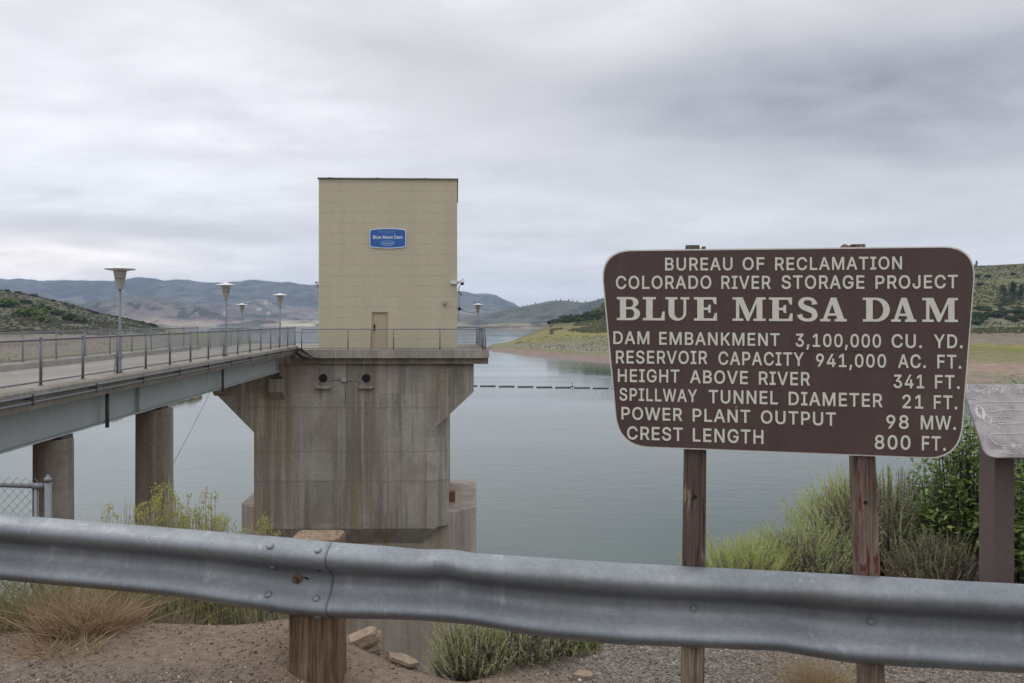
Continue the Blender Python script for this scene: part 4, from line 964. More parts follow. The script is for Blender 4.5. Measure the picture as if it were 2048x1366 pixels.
# ------------------------------------------------------------------ boom logs and buoy
for i in range(10):
    a = 959.5 + (i - 1) * 37.6; x0, x1 = (945, 954.5) if i == 0 else (a + .5, a + 32); yb = 772.4 + (x0 - 950) * .0195; Y = 26 / (yb - HY) * F
    p, q = W(x0, yb, Y), W(x1, yb + .6, Y); p.z = q.z = WZ + .12; mb = MB(); mb.tube([p, p.lerp(q, .5), q], .30, 10)
    tag(mb.build('boom_log', M_DARKSTEEL, None, True), 'dark floating log in the boom line between the tower and the brown sign', 'boom log', 'floating logs of the boom line')
mb = MB(); p = W(1144.5, 772, 331); mb.lathe([(.2, -.5), (.45, 0), (.35, .35), (.08, .5), (.05, 1.1), (.22, 1.15), (.22, 1.5), (.03, 1.6)], (p.x, p.y, WZ), 14); tag(mb.build('buoy', M_DARKSTEEL, None, True), 'small buoy poking up beside the boom line', 'buoy')

# ------------------------------------------------------------------ guardrail
def rs(px): return 442 + (564 - 442) / 2040 * px
def RP(px, py, out=0.0):
    s_ = rs(px); p = Vector(((px - CX) / s_, F / s_, EYE - (py - HY) / s_)); return p + RN * out
RN = Vector((0, 0, 0)); _d = (RP(2040, 640) - RP(0, 640)).normalized(); RN = Vector((_d.y, -_d.x, 0))
if RN.y > 0: RN = -RN
RU = _d
def interp(tab, x):
    if x <= tab[0][0]: k = 0
    elif x >= tab[-1][0]: k = len(tab) - 2
    else: k = max(i for i in range(len(tab) - 1) if tab[i][0] <= x)
    (a, ya), (b, yb) = tab[k], tab[k + 1]; return ya + (yb - ya) * (x - a) / (b - a)
TOP = [(-600, 977), (0, 1026.5), (350, 1055), (600, 1077), (677, 1084.8), (770, 1091.5), (840, 1098.3), (866, 1098.5), (895, 1095.8), (920, 1100), (943, 1105), (1052, 1112.8), (1240, 1125), (2048, 1167.8), (2700, 1203)]
BOT = [(-600, 1103), (0, 1157.6), (350, 1191), (539, 1221), (571, 1226.5), (657, 1235), (720, 1237.5), (837, 1239.5), (950, 1249.5), (1052, 1268), (1120, 1277), (1240, 1288.5), (1407, 1295), (1560, 1301.5), (1600, 1308), (1635, 1314.5), (1718, 1327), (2048, 1345.8), (2700, 1383)]
PROF = [(0, .004), (.01, .018), (.04, .036), (.08, .056), (.12, .069), (.16, .076), (.20, .077), (.24, .074), (.28, .065), (.32, .049), (.36, .030), (.40, .013), (.43, .004), (.46, 0), (.54, 0)][:-1]
PROF = PROF[:-1] + [(.46, .0), (.545, .001), (.595, .006), (.645, .018), (.695, .036), (.74, .053), (.78, .065), (.82, .072), (.855, .071), (.89, .062), (.925, .046), (.96, .026), (1, .005)]
gr = thing('guardrail', RP(630, 1300), 'dented grey galvanised guardrail across the front of the view', 'guardrail')
def soft(tab, px, w=15): return sum(interp(tab, px + k * w) for k in (-1, -.5, 0, .5, 1)) / 5
def wbeam(x0, x1, off):
    xs = np.arange(x0, x1 + .1, 8.0); vs = []; m_ = len(PROF)
    xs = list(xs); xs[-1] = x1
    for px in xs:
        T = soft(TOP, px); B = soft(BOT, px)
        dent = math.exp(-((px - 893) / 26) ** 2)
        for (v, d_) in PROF:
            vv = v; dd = d_ - .016 * dent * math.exp(-((v - .36) / .12) ** 2) + .010 * dent * math.exp(-((v - .05) / .08) ** 2)
            dd += .004 * noise.noise(Vector((px * .006, v * 2.2, 1)))
            if px < 330: pass
            p = RP(px, T + (B - T) * vv, off + dd); vs.append(p)
    n = len(xs); th_ = .004; back = [p - RN * th_ for p in vs]; N0 = len(vs)
    fs = [(i * m_ + j, i * m_ + j + 1, (i + 1) * m_ + j + 1, (i + 1) * m_ + j) for i in range(n - 1) for j in range(m_ - 1)]
    fs += [tuple(N0 + q for q in f[::-1]) for f in fs]
    for j in range(m_ - 1): fs += [(j, N0 + j, N0 + j + 1, j + 1), ((n - 1) * m_ + j, (n - 1) * m_ + j + 1, N0 + (n - 1) * m_ + j + 1, N0 + (n - 1) * m_ + j)]
    for i in range(n - 1): fs += [(i * m_, (i + 1) * m_, N0 + (i + 1) * m_, N0 + i * m_), (i * m_ + m_ - 1, N0 + i * m_ + m_ - 1, N0 + (i + 1) * m_ + m_ - 1, (i + 1) * m_ + m_ - 1)]
    mb = MB(); mb.add(vs + back, fs); o = mb.build("rail_panel", M_RAIL, gr, True); return o
def wout(px, py, base=0.006):
    T = soft(TOP, px); B = soft(BOT, px); v = (py - T) / (B - T)
    d_ = np.interp(v, [q[0] for q in PROF], [q[1] for q in PROF]); return float(d_) + base
pl_ = wbeam(-600, 666, .007); pr_ = wbeam(530, 2700, 0.0)
pl_['label'] = 'left rail panel lapped over the splice'; pr_['label'] = 'right rail panel with the dented top edge'
def slope_n(px, py):
    e = 3.0; a = wout(px, py - e); b = wout(px, py + e); dzv = 2 * e / rs(px); n = RN + Vector((0, 0, (b - a) / dzv)); return n.normalized()
def bolt(px, py, r, h, sq=0, rot=0.0, m=M_RAIL, parent=gr, off=.006):
    p = RP(px, py, wout(px, py, off)); n = slope_n(px, py); a = RU; b = n.cross(a).normalized(); k = sq or 14; mb = MB()
    ring = lambda r_, hh: [p + n * hh + a * (math.cos(6.283 * i / k + rot) * r_) + b * (math.sin(6.283 * i / k + rot) * r_) for i in range(k)]
    rr_ = [ring(r, -.004), ring(r, h * .45), ring(r * .8, h * .85), ring(r * .35, h)] if not sq else [ring(r, -.004), ring(r, h * .8), ring(r * .85, h)]
    vs = [q for z in rr_ for q in z]; L = len(rr_)
    mb.add(vs, [(i * k + j, i * k + (j + 1) % k, (i + 1) * k + (j + 1) % k, (i + 1) * k + j) for i in range(L - 1) for j in range(k)] + [tuple((L - 1) * k + j for j in range(k))])
    return mb.build('bolt', m, parent, not sq)
for px, py in ((554.5, 1085), (648, 1093), (551.5, 1130.5), (549, 1181.5), (642.5, 1189.5), (544, 1218), (641, 1229.5)): bolt(px, py, .0155, .009, off=.007)
bolt(597, 1155.5, .021, .012, m=M_RUST, off=.007); bolt(595.5, 1157, .014, .024, 6, .3, m=M_DARKSTEEL, off=.007)
def slot(px0, px1, py, hh):
    a = RP(px0, py - hh, wout(px0, py) + .0015); pts = []
    for k in range(7): t_ = R(90 + 30 * k); pts.append(RP(px0 + hh * math.cos(t_), py - hh * math.sin(t_), wout(px0, py) + .0025))
    for k in range(7): t_ = R(-90 + 30 * k); pts.append(RP(px1 + hh * math.cos(t_), py + 1 - hh * math.sin(t_), wout(px1, py) + .0025))
    mb = MB(); mb.prism(pts, RN * -.001); mb.build('slot', M_BLACK, gr)
slot(603, 615, 1156.5, 4.6); slot(643, 650, 1135.5, 1.4)
bolt(1387, 1216, .0145, .012, 4, .1, off=.0); bolt(1740.5, 1241.5, .0145, .012, 4, .75, off=.0)
# timber guardrail post
_yp = RP(576, 1300).y + .008; p0, p1 = W(574, 1300, _yp), W(677, 1300, _yp); PN = Vector((0, -1, 0)); u = (p1 - p0).normalized(); w = (p1 - p0).length; zt = W(630, 1083, _yp).z
vs = []; rings = [(-.45, 1.02), (.0, 1.0), (zt - .03, .99), (zt - .005, .975), (zt, .94)]
def sect(z, f):
    out = []; rr_ = .03; hw = w / 2 * f; hd = .10 * f
    for cx_, cy_, a0 in ((hw - rr_, -hd + rr_, -90), (hw - rr_, hd - rr_, 0), (-hw + rr_, hd - rr_, 90), (-hw + rr_, -hd + rr_, 180)):
        for k in range(5):
            a = R(a0 + 22.5 * k); x, y = cx_ + rr_ * math.cos(a), cy_ + rr_ * math.sin(a)
            n = noise.noise(Vector((x * 30, y * 30, z * 1.5))) * .003; out.append((p0 + p1) / 2 * 1 + u * (x + n) - PN * (y + .10 + n) + Vector((0, 0, z)) - Vector((0, 0, ((p0 + p1) / 2).z)))
    return out
zz = [-.45, -.1] + [.05 * i for i in range(0, int((zt - .05) / .05) + 1)] + [zt - .018, zt - .006, zt]
ss = [sect(z, 1.0 if z < zt - .02 else (.985 if z < zt - .01 else (.965 if z < zt - .001 else .93))) for z in zz]
k = len(ss[0]); mb = MB(); mb.add([q for s_ in ss for q in s_], [(i * k + j, i * k + (j + 1) % k, (i + 1) * k + (j + 1) % k, (i + 1) * k + j) for i in range(len(ss) - 1) for j in range(k)])
gp = mb.build('post', M_POST, gr, True)
mb = MB(); mb.add([q + Vector((0, 0, .0005 + .004 * noise.noise(q * 40))) for q in ss[-1]] + [sum(ss[-1], Vector()) / k + Vector((0, 0, .004))], [(j, (j + 1) % k, k) for j in range(k)]); mb.build('end_grain', M_POSTTOP, gp)

# ------------------------------------------------------------------ brown information sign
SGN = .022                                                            # front of board in front of the rail plane
sg = thing('information_sign', RP(1560, 1300), 'large dark brown board with cream lettering on two wooden posts', 'sign')
def rounded_quad(cs, rads, n=9):
    out = []
    for i in range(4):
        p = Vector(cs[i]); a = Vector(cs[i - 1]); b = Vector(cs[(i + 1) % 4]); r = rads[i]; u1 = (a - p).normalized(); u2 = (b - p).normalized()
        s_, e_ = p + u1 * r, p + u2 * r
        for k in range(n + 1):
            f = k / n; out.append((s_ * (1 - f) ** 2 + p * 2 * f * (1 - f) * .92 + (s_ + e_) / 2 * 2 * f * (1 - f) * .08 + e_ * f ** 2))
    return out
def board(shrink, out, thick, name, m):
    cs = [(1200.5 + shrink, 501 + shrink), (1950.5 - shrink, 492.8 + shrink), (1917 - shrink, 917.5 - shrink), (1236.5 + shrink, 891.5 - shrink)]
    pts = rounded_quad(cs, [58, 62, 62, 56]); mb = MB(); mb.prism([RP(x, y, out) for x, y in pts], -RN * thick); return mb.build(name, m, sg)
board(0, SGN - .003, .018, 'board_edge', M_EDGE); board(2.8, SGN, .002, 'board', M_SIGN)
Z4 = lambda zx, zy: (1180 + zx / 2.56, 470 + zy / 2.56)
def place_poly(mb, vs, fs, L, Rr, yb0, yb1, h0, h1, out):
    """vs in unit width / cap height 1"""
    V = []
    for a, b, c_ in vs:
        x = L + a * (Rr - L); y = (yb0 + (yb1 - yb0) * a) - b * (h0 + (h1 - h0) * a); V.append(RP(*Z4(x, y), out + c_))
    mb.add(V, fs)
def sign_word(mb, s_, L, Rr, yb0, yb1, h0, h1, out=SGN + .0022):
    vs, fs = text_polys(s_, .014, 1.10); u = unit(vs); place_poly(mb, [(a, b / CAPU, c_) for a, b, c_ in u], fs, L, Rr, yb0, yb1, h0, h1, out)
LINES = [
 [('BUREAU', 385, 728, 182, 181, 62, 62), ('OF', 779, 890, 180, 180, 62, 62), ('RECLAMATION', 944, 1589, 181, 176, 62, 62)],
 [('COLORADO', 135, 620, 276, 275, 63, 64), ('RIVER', 671, 922, 275, 276, 63, 64), ('STORAGE', 977, 1398, 275, 275, 65, 65), ('PROJECT', 1454, 1872, 275, 272, 64, 65)],
 [('DAM', 122, 305, 556, 557, 62, 62), ('EMBANKMENT', 355, 967, 559, 566, 62, 62), ('CU.', 1536, 1690, 574, 576, 65, 66), ('YD.', 1750, 1897, 576, 577, 66, 67)],
 [('RESERVOIR', 135, 600, 654, 658, 62, 64), ('CAPACITY', 656, 1090, 661, 667, 64, 65), ('941,000', 1152, 1508, 671, 676, 63, 65), ('AC.', 1568, 1710, 677, 678, 65, 66), ('FT.', 1768, 1890, 679, 681, 66, 67)],
 [('HEIGHT', 145, 458, 748, 752, 62, 63), ('ABOVE', 511, 806, 754, 760, 63, 64), ('RIVER', 862, 1122, 762, 767, 64, 65), ('341', 1546, 1702, 779, 781, 65, 66), ('FT.', 1756, 1882, 782, 784, 66, 67)],
 [('SPILLWAY', 153, 548, 843, 852, 61, 62), ('TUNNEL', 607, 958, 856, 863, 64, 65), ('DIAMETER', 1013, 1490, 866, 877, 65, 66), ('21', 1591, 1697, 882, 884, 66, 66), ('FT.', 1750, 1870, 885, 888, 66, 67)],
 [('POWER', 163, 473, 939, 947, 61, 62), ('PLANT', 525, 818, 949, 957, 62, 63), ('OUTPUT', 872, 1253, 959, 972, 63, 65), ('98', 1509, 1623, 985, 987, 66, 66), ('MW.', 1684, 1863, 989, 992, 67, 67)],
 [('CREST', 192, 475, 1040, 1049, 63, 65), ('LENGTH', 526, 885, 1051, 1064, 65, 68), ('800', 1450, 1632, 1089, 1093, 68, 69), ('FT.', 1690, 1811, 1095, 1098, 69, 70)]]
for ln in LINES:
    for w_ in ln:
        mb = MB(); sign_word(mb, *w_); mb.build('lettering', M_CREAM, sg, fix=False)
# patch with the corrected figure
patch = [Z4(1023, 492), Z4(1517, 499), Z4(1518, 596), Z4(1021, 590)]
mb = MB(); mb.prism([RP(x, y, SGN + .0018) for x, y in patch], RN * -.0014); mb.build('number_patch', M_SIGN, sg)
mb = MB(); sign_word(mb, '3,100,000', 1048, 1482, 569, 574, 63, 65, SGN + .0036); mb.build('lettering', M_CREAM, sg, fix=False)
# slab-serif title
def arc(cx_, cy_, rx, ry, a0, a1, n=14): return [(cx_ + rx * math.cos(R(a0 + (a1 - a0) * i / n)), cy_ + ry * math.sin(R(a0 + (a1 - a0) * i / n))) for i in range(n + 1)]
def stroke_S():
    c = [(.66, .70), (.64, .80), (.56, .90), (.40, .935), (.24, .90), (.155, .77), (.19, .64), (.32, .555), (.48, .49), (.62, .40), (.665, .25), (.60, .12), (.42, .062), (.25, .09), (.14, .18), (.10, .31)]
    wd = [.11, .085, .065, .06, .07, .10, .105, .11, .115, .11, .105, .08, .062, .066, .085, .11]
    cv = []; ww = []
    for i in range(len(c) - 1):
        p0_, p1_, p2_, p3_ = c[max(0, i - 1)], c[i], c[i + 1], c[min(len(c) - 1, i + 2)]
        for k in range(4):
            f = k / 4; cr = [.5 * (2 * p1_[j] + (p2_[j] - p0_[j]) * f + (2 * p0_[j] - 5 * p1_[j] + 4 * p2_[j] - p3_[j]) * f * f + (3 * p1_[j] - p0_[j] - 3 * p2_[j] + p3_[j]) * f ** 3) for j in (0, 1)]
            cv.append(cr); ww.append(wd[i] * (1 - f) + wd[i + 1] * f)
    A, B = [], []
    for i, p in enumerate(cv):
        q = cv[min(i + 1, len(cv) - 1)]; r_ = cv[max(i - 1, 0)]; tx, ty = q[0] - r_[0], q[1] - r_[1]; l = math.hypot(tx, ty) or 1; nx, ny_ = -ty / l, tx / l
        A.append((p[0] + nx * ww[i], p[1] + ny_ * ww[i])); B.append((p[0] - nx * ww[i], p[1] - ny_ * ww[i]))
    return [A + [(.08, .36), (.02, .36), (.02, .0), (.10, .0)][:0] + B[::-1]]
GL = {
 'L': [[(0, 0), (.8, 0), (.8, .38), (.72, .38), (.66, .1), (.36, .1), (.36, .9), (.48, .9), (.48, 1), (0, 1), (0, .9), (.12, .9), (.12, .1), (0, .1)]],
 'E': [[(0, 0), (.85, 0), (.85, .33), (.77, .33), (.70, .1), (.36, .1), (.36, .46), (.50, .46), (.54, .34), (.62, .34), (.62, .68), (.54, .68), (.50, .56), (.36, .56), (.36, .9), (.68, .9), (.75, .7), (.83, .7), (.83, 1), (0, 1), (0, .9), (.12, .9), (.12, .1), (0, .1)]],
 'U': [[(0, 1), (0, .9), (.12, .9), (.12, .34)] + arc(.475, .34, .355, .35, 180, 360) + [(.83, .9), (.95, .9), (.95, 1), (.60, 1), (.60, .9), (.72, .9), (.72, .34)] + arc(.54, .34, .18, .24, 360, 180) + [(.36, .9), (.48, .9), (.48, 1)]],
 'M': [[(0, 0), (.40, 0), (.40, .1), (.25, .1), (.25, .75), (.53, 0), (.62, 0), (.90, .75), (.90, .1), (.78, .1), (.78, 0), (1.24, 0), (1.24, .1), (1.12, .1), (1.12, .9), (1.24, .9), (1.24, 1), (.90, 1), (.64, .32), (.38, 1), (0, 1), (0, .9), (.13, .9), (.13, .1), (0, .1)]],
 'A': [[(0, 0), (.42, 0), (.42, .1), (.29, .1), (.335, .24), (.66, .24), (.71, .1), (.60, .1), (.60, 0), (1.1, 0), (1.1, .1), (1.0, .1), (.67, 1), (.44, 1), (.12, .1), (0, .1)], [(.37, .34), (.625, .34), (.50, .72)]],
 'D': [[(0, 0), (.5, 0)] + arc(.5, .5, .48, .5, -90, 90) + [(0, 1), (0, .9), (.12, .9), (.12, .1), (0, .1)], [(.36, .1), (.46, .1)] + arc(.46, .5, .28, .4, -90, 90) + [(.36, .9)]],
 'B': [[(0, 0), (.58, 0)] + arc(.58, .28, .33, .28, -90, 65) + arc(.55, .77, .30, .23, -60, 90) + [(0, 1), (0, .9), (.12, .9), (.12, .1), (0, .1)], [(.36, .1), (.54, .1)] + arc(.54, .285, .14, .185, -90, 90) + [(.36, .47)], [(.36, .57), (.52, .57)] + arc(.52, .735, .12, .165, -90, 90) + [(.36, .9)]],
 'S': stroke_S()}
GP = {k_: curve_polys(v) for k_, v in GL.items()}
mb = MB()
for ch, L, Rr in (('B', 140, 258), ('L', 272, 383), ('U', 387, 508), ('E', 532, 649), ('M', 728, 896), ('E', 913, 1033), ('S', 1055, 1160), ('A', 1173, 1308), ('D', 1390, 1527), ('A', 1534, 1662), ('M', 1692, 1873)):
    vs, fs = GP[ch]; u = unit(vs); g0 = lambda x: 436 + (x - 140) / 1733 * 10; h0 = lambda x: 118 + (x - 140) / 1733 * 5
    if ch == 'S': y0_ = min(q[1] for q in u); y1_ = max(q[1] for q in u); u = [(a, -.015 + (b - y0_) / (y1_ - y0_) * 1.03, 0) for a, b, c_ in u]
    place_poly(mb, u, fs, L, Rr, g0(L), g0(Rr), h0(L), h0(Rr), SGN + .0022)
mb.build('lettering', M_CREAM, sg, fix=False)
# posts with split tops
def sign_post(pts, m, split, label):
    """pts: (py, pxl, pxr) front face edges from top to bottom"""
    mb = MB(); dep = .092; secs = []
    for (py, a, b) in pts:
        A, B = RP(a, py, -.003), RP(b, py, -.003); secs.append((A, B, B - RN * dep, A - RN * dep))
    n = len(secs); vs = []
    for s_ in secs:
        for i in range(4):
            p = s_[i]; c_ = sum(s_, Vector()) / 4; q = (p - c_)
            for off in (-.06, .06):
                r_ = s_[(i + (1 if off > 0 else -1)) % 4] - p; vs.append(p + r_ * abs(off))
    ring = 8
    order = []
    fs = [(i * ring + j, i * ring + (j + 1) % ring, (i + 1) * ring + (j + 1) % ring, (i + 1) * ring + j) for i in range(n - 1) for j in range(ring)] + [tuple(range(ring))[::-1], tuple((n - 1) * ring + j for j in range(ring))]
    mb.add(vs, fs)
    A, B = secs[0][0], secs[0][1]; wv = B - A
    for (f0, f1, h) in split:
        q = [A + wv * f0 - RN * .004, A + wv * f1 - RN * .004, A + wv * f1 - RN * (dep - .004), A + wv * f0 - RN * (dep - .004)]
        top = [v_ + Vector((0, 0, h + rnd.uniform(-.003, .003))) - (v_ - sum(q, Vector()) / 4) * .1 for v_ in q]
        mb.add([v_ - Vector((0, 0, .002)) for v_ in q] + top, [(0, 1, 5, 4), (1, 2, 6, 5), (2, 3, 7, 6), (3, 0, 4, 7), (4, 5, 6, 7)])
    o = mb.build('post', m, sg); o['label'] = label; return o
sign_post([(500, 1369, 1413), (905, 1367.5, 1413), (1130, 1364, 1411), (1340, 1361.5, 1409), (1560, 1357, 1405)], M_SIGNPOST, ((.02, .72, .019), (.78, .98, .013)), 'brown stained sign post')
sign_post([(498, 1690, 1734), (915, 1707, 1752), (1130, 1714, 1761), (1340, 1722, 1770), (1600, 1729, 1779)], M_SIGNPOST2, ((-.02, .16, .019), (.30, .98, .021)), 'sign post with chipped red paint')
for px, py in ((1390, 994.5), (1731.5, 1005.5)):
    k = 14; mb = MB(); mb.add([RP(px + 4.3 * math.cos(6.283 * i / k), py + 4.3 * math.sin(6.283 * i / k), -.0015) for i in range(k)], [tuple(range(k))]); mb.build('bolt_hole', M_BLACK, sg)

# ------------------------------------------------------------------ tilted interpretive panel
YP0, YP1 = 4.62, 4.34
ipn = thing('interpretive_panel', ((2000 - CX) / F * 4.45, 4.45, 0), 'grey scratched lectern panel on a dark post right of the brown sign', 'information panel')
def m_panel():
    m, t, p = mat('faded_panel', (.40, .38, .38), .42, .25, .5); P = pos(t)
    a = t.noise(t.scale(P, 5, 5, 5), 1, 5, .6, .6); b = t.noise(t.scale(P, 6, 20, 20), 1.2, 5, .6); c2 = t.noise(P, 70, 4, .6)
    c = t.mix(t.ramp(a, .35, .65), lin(112, 105, 107), lin(142, 137, 137)); c = t.mix(t.math('MULTIPLY', t.ramp(b, .52, .7), .55), c, lin(168, 164, 160)); c = cmul(t, c, t.ramp(c2, .3, .7, .9, 1.08))
    t.l.new(c, p.inputs['Base Color']); bump(t, p, c2, .1, .002); return m
M_PANEL = m_panel(); M_SCRIB = m_cream('scratch_white', lin(205, 203, 200))
tl = W(1924, 768, YP0); bl = W(1972, 915, YP1); PW = .95
tlc = [tl, tl + Vector((PW, -.0, 0)), bl + Vector((PW - .16, 0, 0)), bl]
pn = (bl - tl).cross(Vector((1, 0, 0))).normalized()
if pn.y > 0: pn = -pn
def pp(u_, v_, o_=0.0):
    a = tl + Vector((PW * u_, 0, 0)); b = bl + Vector(((PW - .10) * u_ - 0.0, 0, 0)); return a.lerp(b, v_) + pn * o_
out = [pp(.004, .0), pp(1, 0), pp(1, 1), pp(.055, 1), pp(.025, .985), pp(.008, .955), pp(0, .93)]
out = [pp(.0, .01), pp(.004, .0), pp(1, 0), pp(1, 1), pp(.06, 1), pp(.03, .985), pp(.01, .955), pp(.0, .90)]
mb = MB(); mb.prism(out, -pn * .012); mb.build('panel', M_PANEL, ipn)
mb = MB(); rr = random.Random(77)
def scrib(pts, r=.0016): mb.tube([pp(a, b, .0012) for a, b in pts], r, 5)
def loop(u0, v0, a, b, n=22, turns=2.4, jit=.2): scrib([(u0 + a * math.cos(6.283 * turns * i / n) * (1 + rr.uniform(-jit, jit)) + .012 * i / n, v0 + b * math.sin(6.283 * turns * i / n) * (1 + rr.uniform(-jit, jit))) for i in range(n)])
for k in range(5): loop(.015 + k * .045 + rr.uniform(-.01, .01), .085 + rr.uniform(-.03, .04), rr.uniform(.008, .02), rr.uniform(.02, .06), 16, rr.uniform(.8, 1.7), .45)
for k in range(16): u0 = .01 + k * .022; scrib([(u0, .09 + rr.uniform(-.05, .05)), (u0 + rr.uniform(-.01, .02), .09 + rr.uniform(-.05, .05)), (u0 + .02, .09 + rr.uniform(-.06, .06))], .0012)
scrib([(.0, .2), (.05, .22), (.06, .27), (.10, .25), (.16, .26), (.4, .25), (.9, .27)])
for k in range(3): loop(.045, .38 + k * .02, .022, .07, 26, 2.6)
loop(.075, .50, .022, .06, 26, 2.5)
scrib([(.10, .40), (.2, .37), (.4, .38), (.7, .36)], .0024); scrib([(.08, .44), (.09, .52), (.14, .565), (.22, .56), (.3, .57), (.5, .54)], .0022); scrib([(.09, .46), (.11, .53), (.2, .54), (.3, .55), (.5, .52)], .002)
scrib([(.13, .47), (.15, .465), (.16, .48), (.17, .455), (.18, .48), (.19, .455), (.21, .475), (.23, .46)], .0016)
scrib([(.09, .83), (.06, .75), (.07, .70), (.2, .69), (.5, .68)], .0022); scrib([(.06, .78), (.09, .84), (.14, .85), (.3, .84)], .0018)
for k in range(24): loop(.11 + rr.random() * .5, .85 + rr.uniform(-.03, .04), .008, .02, 9, 1.2)
for k in range(30): u0 = .07 + rr.random() * .6; v0 = rr.choice([.06, .95, .96, .93, .12]); scrib([(u0, v0), (u0 + rr.uniform(.005, .03), v0 + rr.uniform(-.03, .03)), (u0 + rr.uniform(.01, .05), v0 + rr.uniform(-.02, .02))], .0014)
mb.build('scratches', M_SCRIB, ipn, fix=False)
for u_ in (.165, .80):
    c = pp(u_, .55); mb = MB(); w_ = .062
    x = c.x; y = c.y + .06; top = c.z - .06; e = .012
    for (ring) in (0,):
        q = [(x - w_, y - .055), (x + w_, y - .055), (x + w_, y + .055), (x - w_, y + .055)]; ro = R(14); q = [(x + (a - x) * math.cos(ro) - (b - y) * math.sin(ro), y + (a - x) * math.sin(ro) + (b - y) * math.cos(ro)) for a, b in q]
        mb.prism([(a, b, top - .06) for a, b in q], (0, 0, -(top + .5)))
    mb.build('post', M_PANELPOST, ipn, bevel=.004)
    mb = MB(); mb.obox(pp(u_, .5, -.024), Vector((.06, 0, 0)), (bl - tl) * .42, pn * .010); mb.build('bracket', M_PANELPOST, ipn)

# ------------------------------------------------------------------ chain-link gate end at lower left
fp = W(96, 1045, 7.3); gt = fp.copy(); o = thing('chain_link_fence', (fp.x, fp.y, gz(fp.x, fp.y)), 'galvanised chain link fence panel with capped end post below the bridge', 'fence')
tz = W(96, 969, 7.3).z; zb_ = gz(fp.x, fp.y) - .4; eL = Vector((-5.6, 7.55, 0))
mb = MB(); mb.tube([(fp.x, fp.y, zb_), (fp.x, fp.y, tz + .025)], .030, 14); mb.lathe([(.034, 0), (.034, .02), (.027, .035), (.012, .042), (.012, .055), (.004, .06)], (fp.x, fp.y, tz + .025), 14); mb.build('post', M_GALV, o, True)
mb = MB(); mb.tube([(eL.x, eL.y, zb_ - .5), (eL.x, eL.y, tz + .025)], .03, 12); mb.build('post', M_GALV, o, True)
mb = MB(); mb.tube([(fp.x - .10, fp.y, zb_), (fp.x - .10, fp.y, tz + .0)], .02, 10); mb.build('gate_stile', M_GALV, o, True)
mb = MB(); mb.tube([(fp.x - .06, fp.y, tz - .015), (eL.x, eL.y, tz - .015)], .021, 10); mb.tube([(fp.x - .13, fp.y, tz - .015), (fp.x - .03, fp.y, tz - .015)], .028, 10); mb.build('top_rail', M_GALV, o, True)
mb = MB(); chain_mesh(mb, (fp.x - .03, fp.y - .02, tz - 1.25), (eL.x, eL.y - .02, tz - 1.25), 1.31, .0021, .058); mb.build('chain_mesh', M_WIRE, o, fix=False)

# ------------------------------------------------------------------ foreground plants
def blade(mb, p, d_, L, w, bend, col, col2=None, seg=3, side=None):
    p = Vector(p); d_ = Vector(d_).normalized(); s_ = side or d_.cross(Vector((rnd.uniform(-1, 1), rnd.uniform(-1, 1), .2))).normalized(); vs = []; cs = []; col2 = col2 or col
    bv = Vector(bend)
    for i in range(seg + 1):
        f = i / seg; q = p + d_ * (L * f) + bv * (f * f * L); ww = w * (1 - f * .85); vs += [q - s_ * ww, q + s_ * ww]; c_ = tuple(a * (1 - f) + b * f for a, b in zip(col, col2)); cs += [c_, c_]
    mb.add(vs, [(2 * i, 2 * i + 1, 2 * i + 3, 2 * i + 2) for i in range(seg)], cs); return vs[-1]
def jit(c, a=.25): f = 1 + rnd.uniform(-a, a); return tuple(min(1, max(0, x * f * (1 + rnd.uniform(-.07, .07)))) for x in c)

def grass_clump(name, cx_, cy_, n, rad, h, cols, label, cat='grass clump', lean=.45, heads=0, w=.0022, group=None, zoff=0.0, asym=(0, 0)):
    mb = MB()
    for _ in range(n):
        a = rnd.uniform(0, 6.283); r_ = rad * rnd.random() ** .6; x = cx_ + math.cos(a) * r_; y = cy_ + math.sin(a) * r_ * .6; z = gz(x, y) + zoff
        L = h * rnd.uniform(.2, 1.1) * rnd.uniform(.7, 1.1); k = r_ / rad; d_ = Vector((math.cos(a) * lean * (.2 + k) * rnd.choice((1, 1, -.4, .2)) + rnd.gauss(0, .42) + asym[0], math.sin(a) * lean * (.3 + k) + rnd.gauss(0, .38) + asym[1], 1))
        be = Vector((d_.x * .4 + rnd.gauss(0, .32), d_.y * .4 + rnd.gauss(0, .3), -.35 * rnd.random() ** 2))
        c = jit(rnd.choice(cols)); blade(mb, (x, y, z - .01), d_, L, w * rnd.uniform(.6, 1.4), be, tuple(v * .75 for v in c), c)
    for _ in range(heads):
        a = rnd.uniform(0, 6.283); r_ = rad * .6 * rnd.random(); x = cx_ + math.cos(a) * r_; y = cy_ + math.sin(a) * r_ * .5; L = h * rnd.uniform(1.0, 1.35)
        d_ = Vector((rnd.gauss(0, .16), rnd.gauss(0, .1) - .05, 1)); be = Vector((rnd.gauss(0, .1), 0, -.05)); tip = blade(mb, (x, y, gz(x, y)), d_, L, .0013, be, (.33, .25, .14), (.42, .33, .18), 4)
        for k in range(16):
            q = Vector(tip) - d_.normalized() * (k * .006); blade(mb, q, d_ + Vector((rnd.gauss(0, .35), rnd.gauss(0, .35), 0)), .022, .0022, (0, 0, 0), jit((.42, .33, .17)), None, 1)
    return tag(mb.build(name, M_DRY, fix=False), label, cat, group)
STRAW = [(.50, .38, .24), (.46, .31, .20), (.38, .24, .15), (.58, .47, .30), (.42, .28, .18)]
GREENISH = [(.22, .23, .09), (.30, .27, .13), (.17, .19, .075), (.34, .28, .15)]
def gx(px, Y): return (px - CX) / F * Y
grass_clump('dry_grass_clump', gx(160, 3.95), 3.92, 1300, .20, .27, STRAW, 'large reddish dry grass clump under the left end of the guardrail', heads=9, lean=.32)
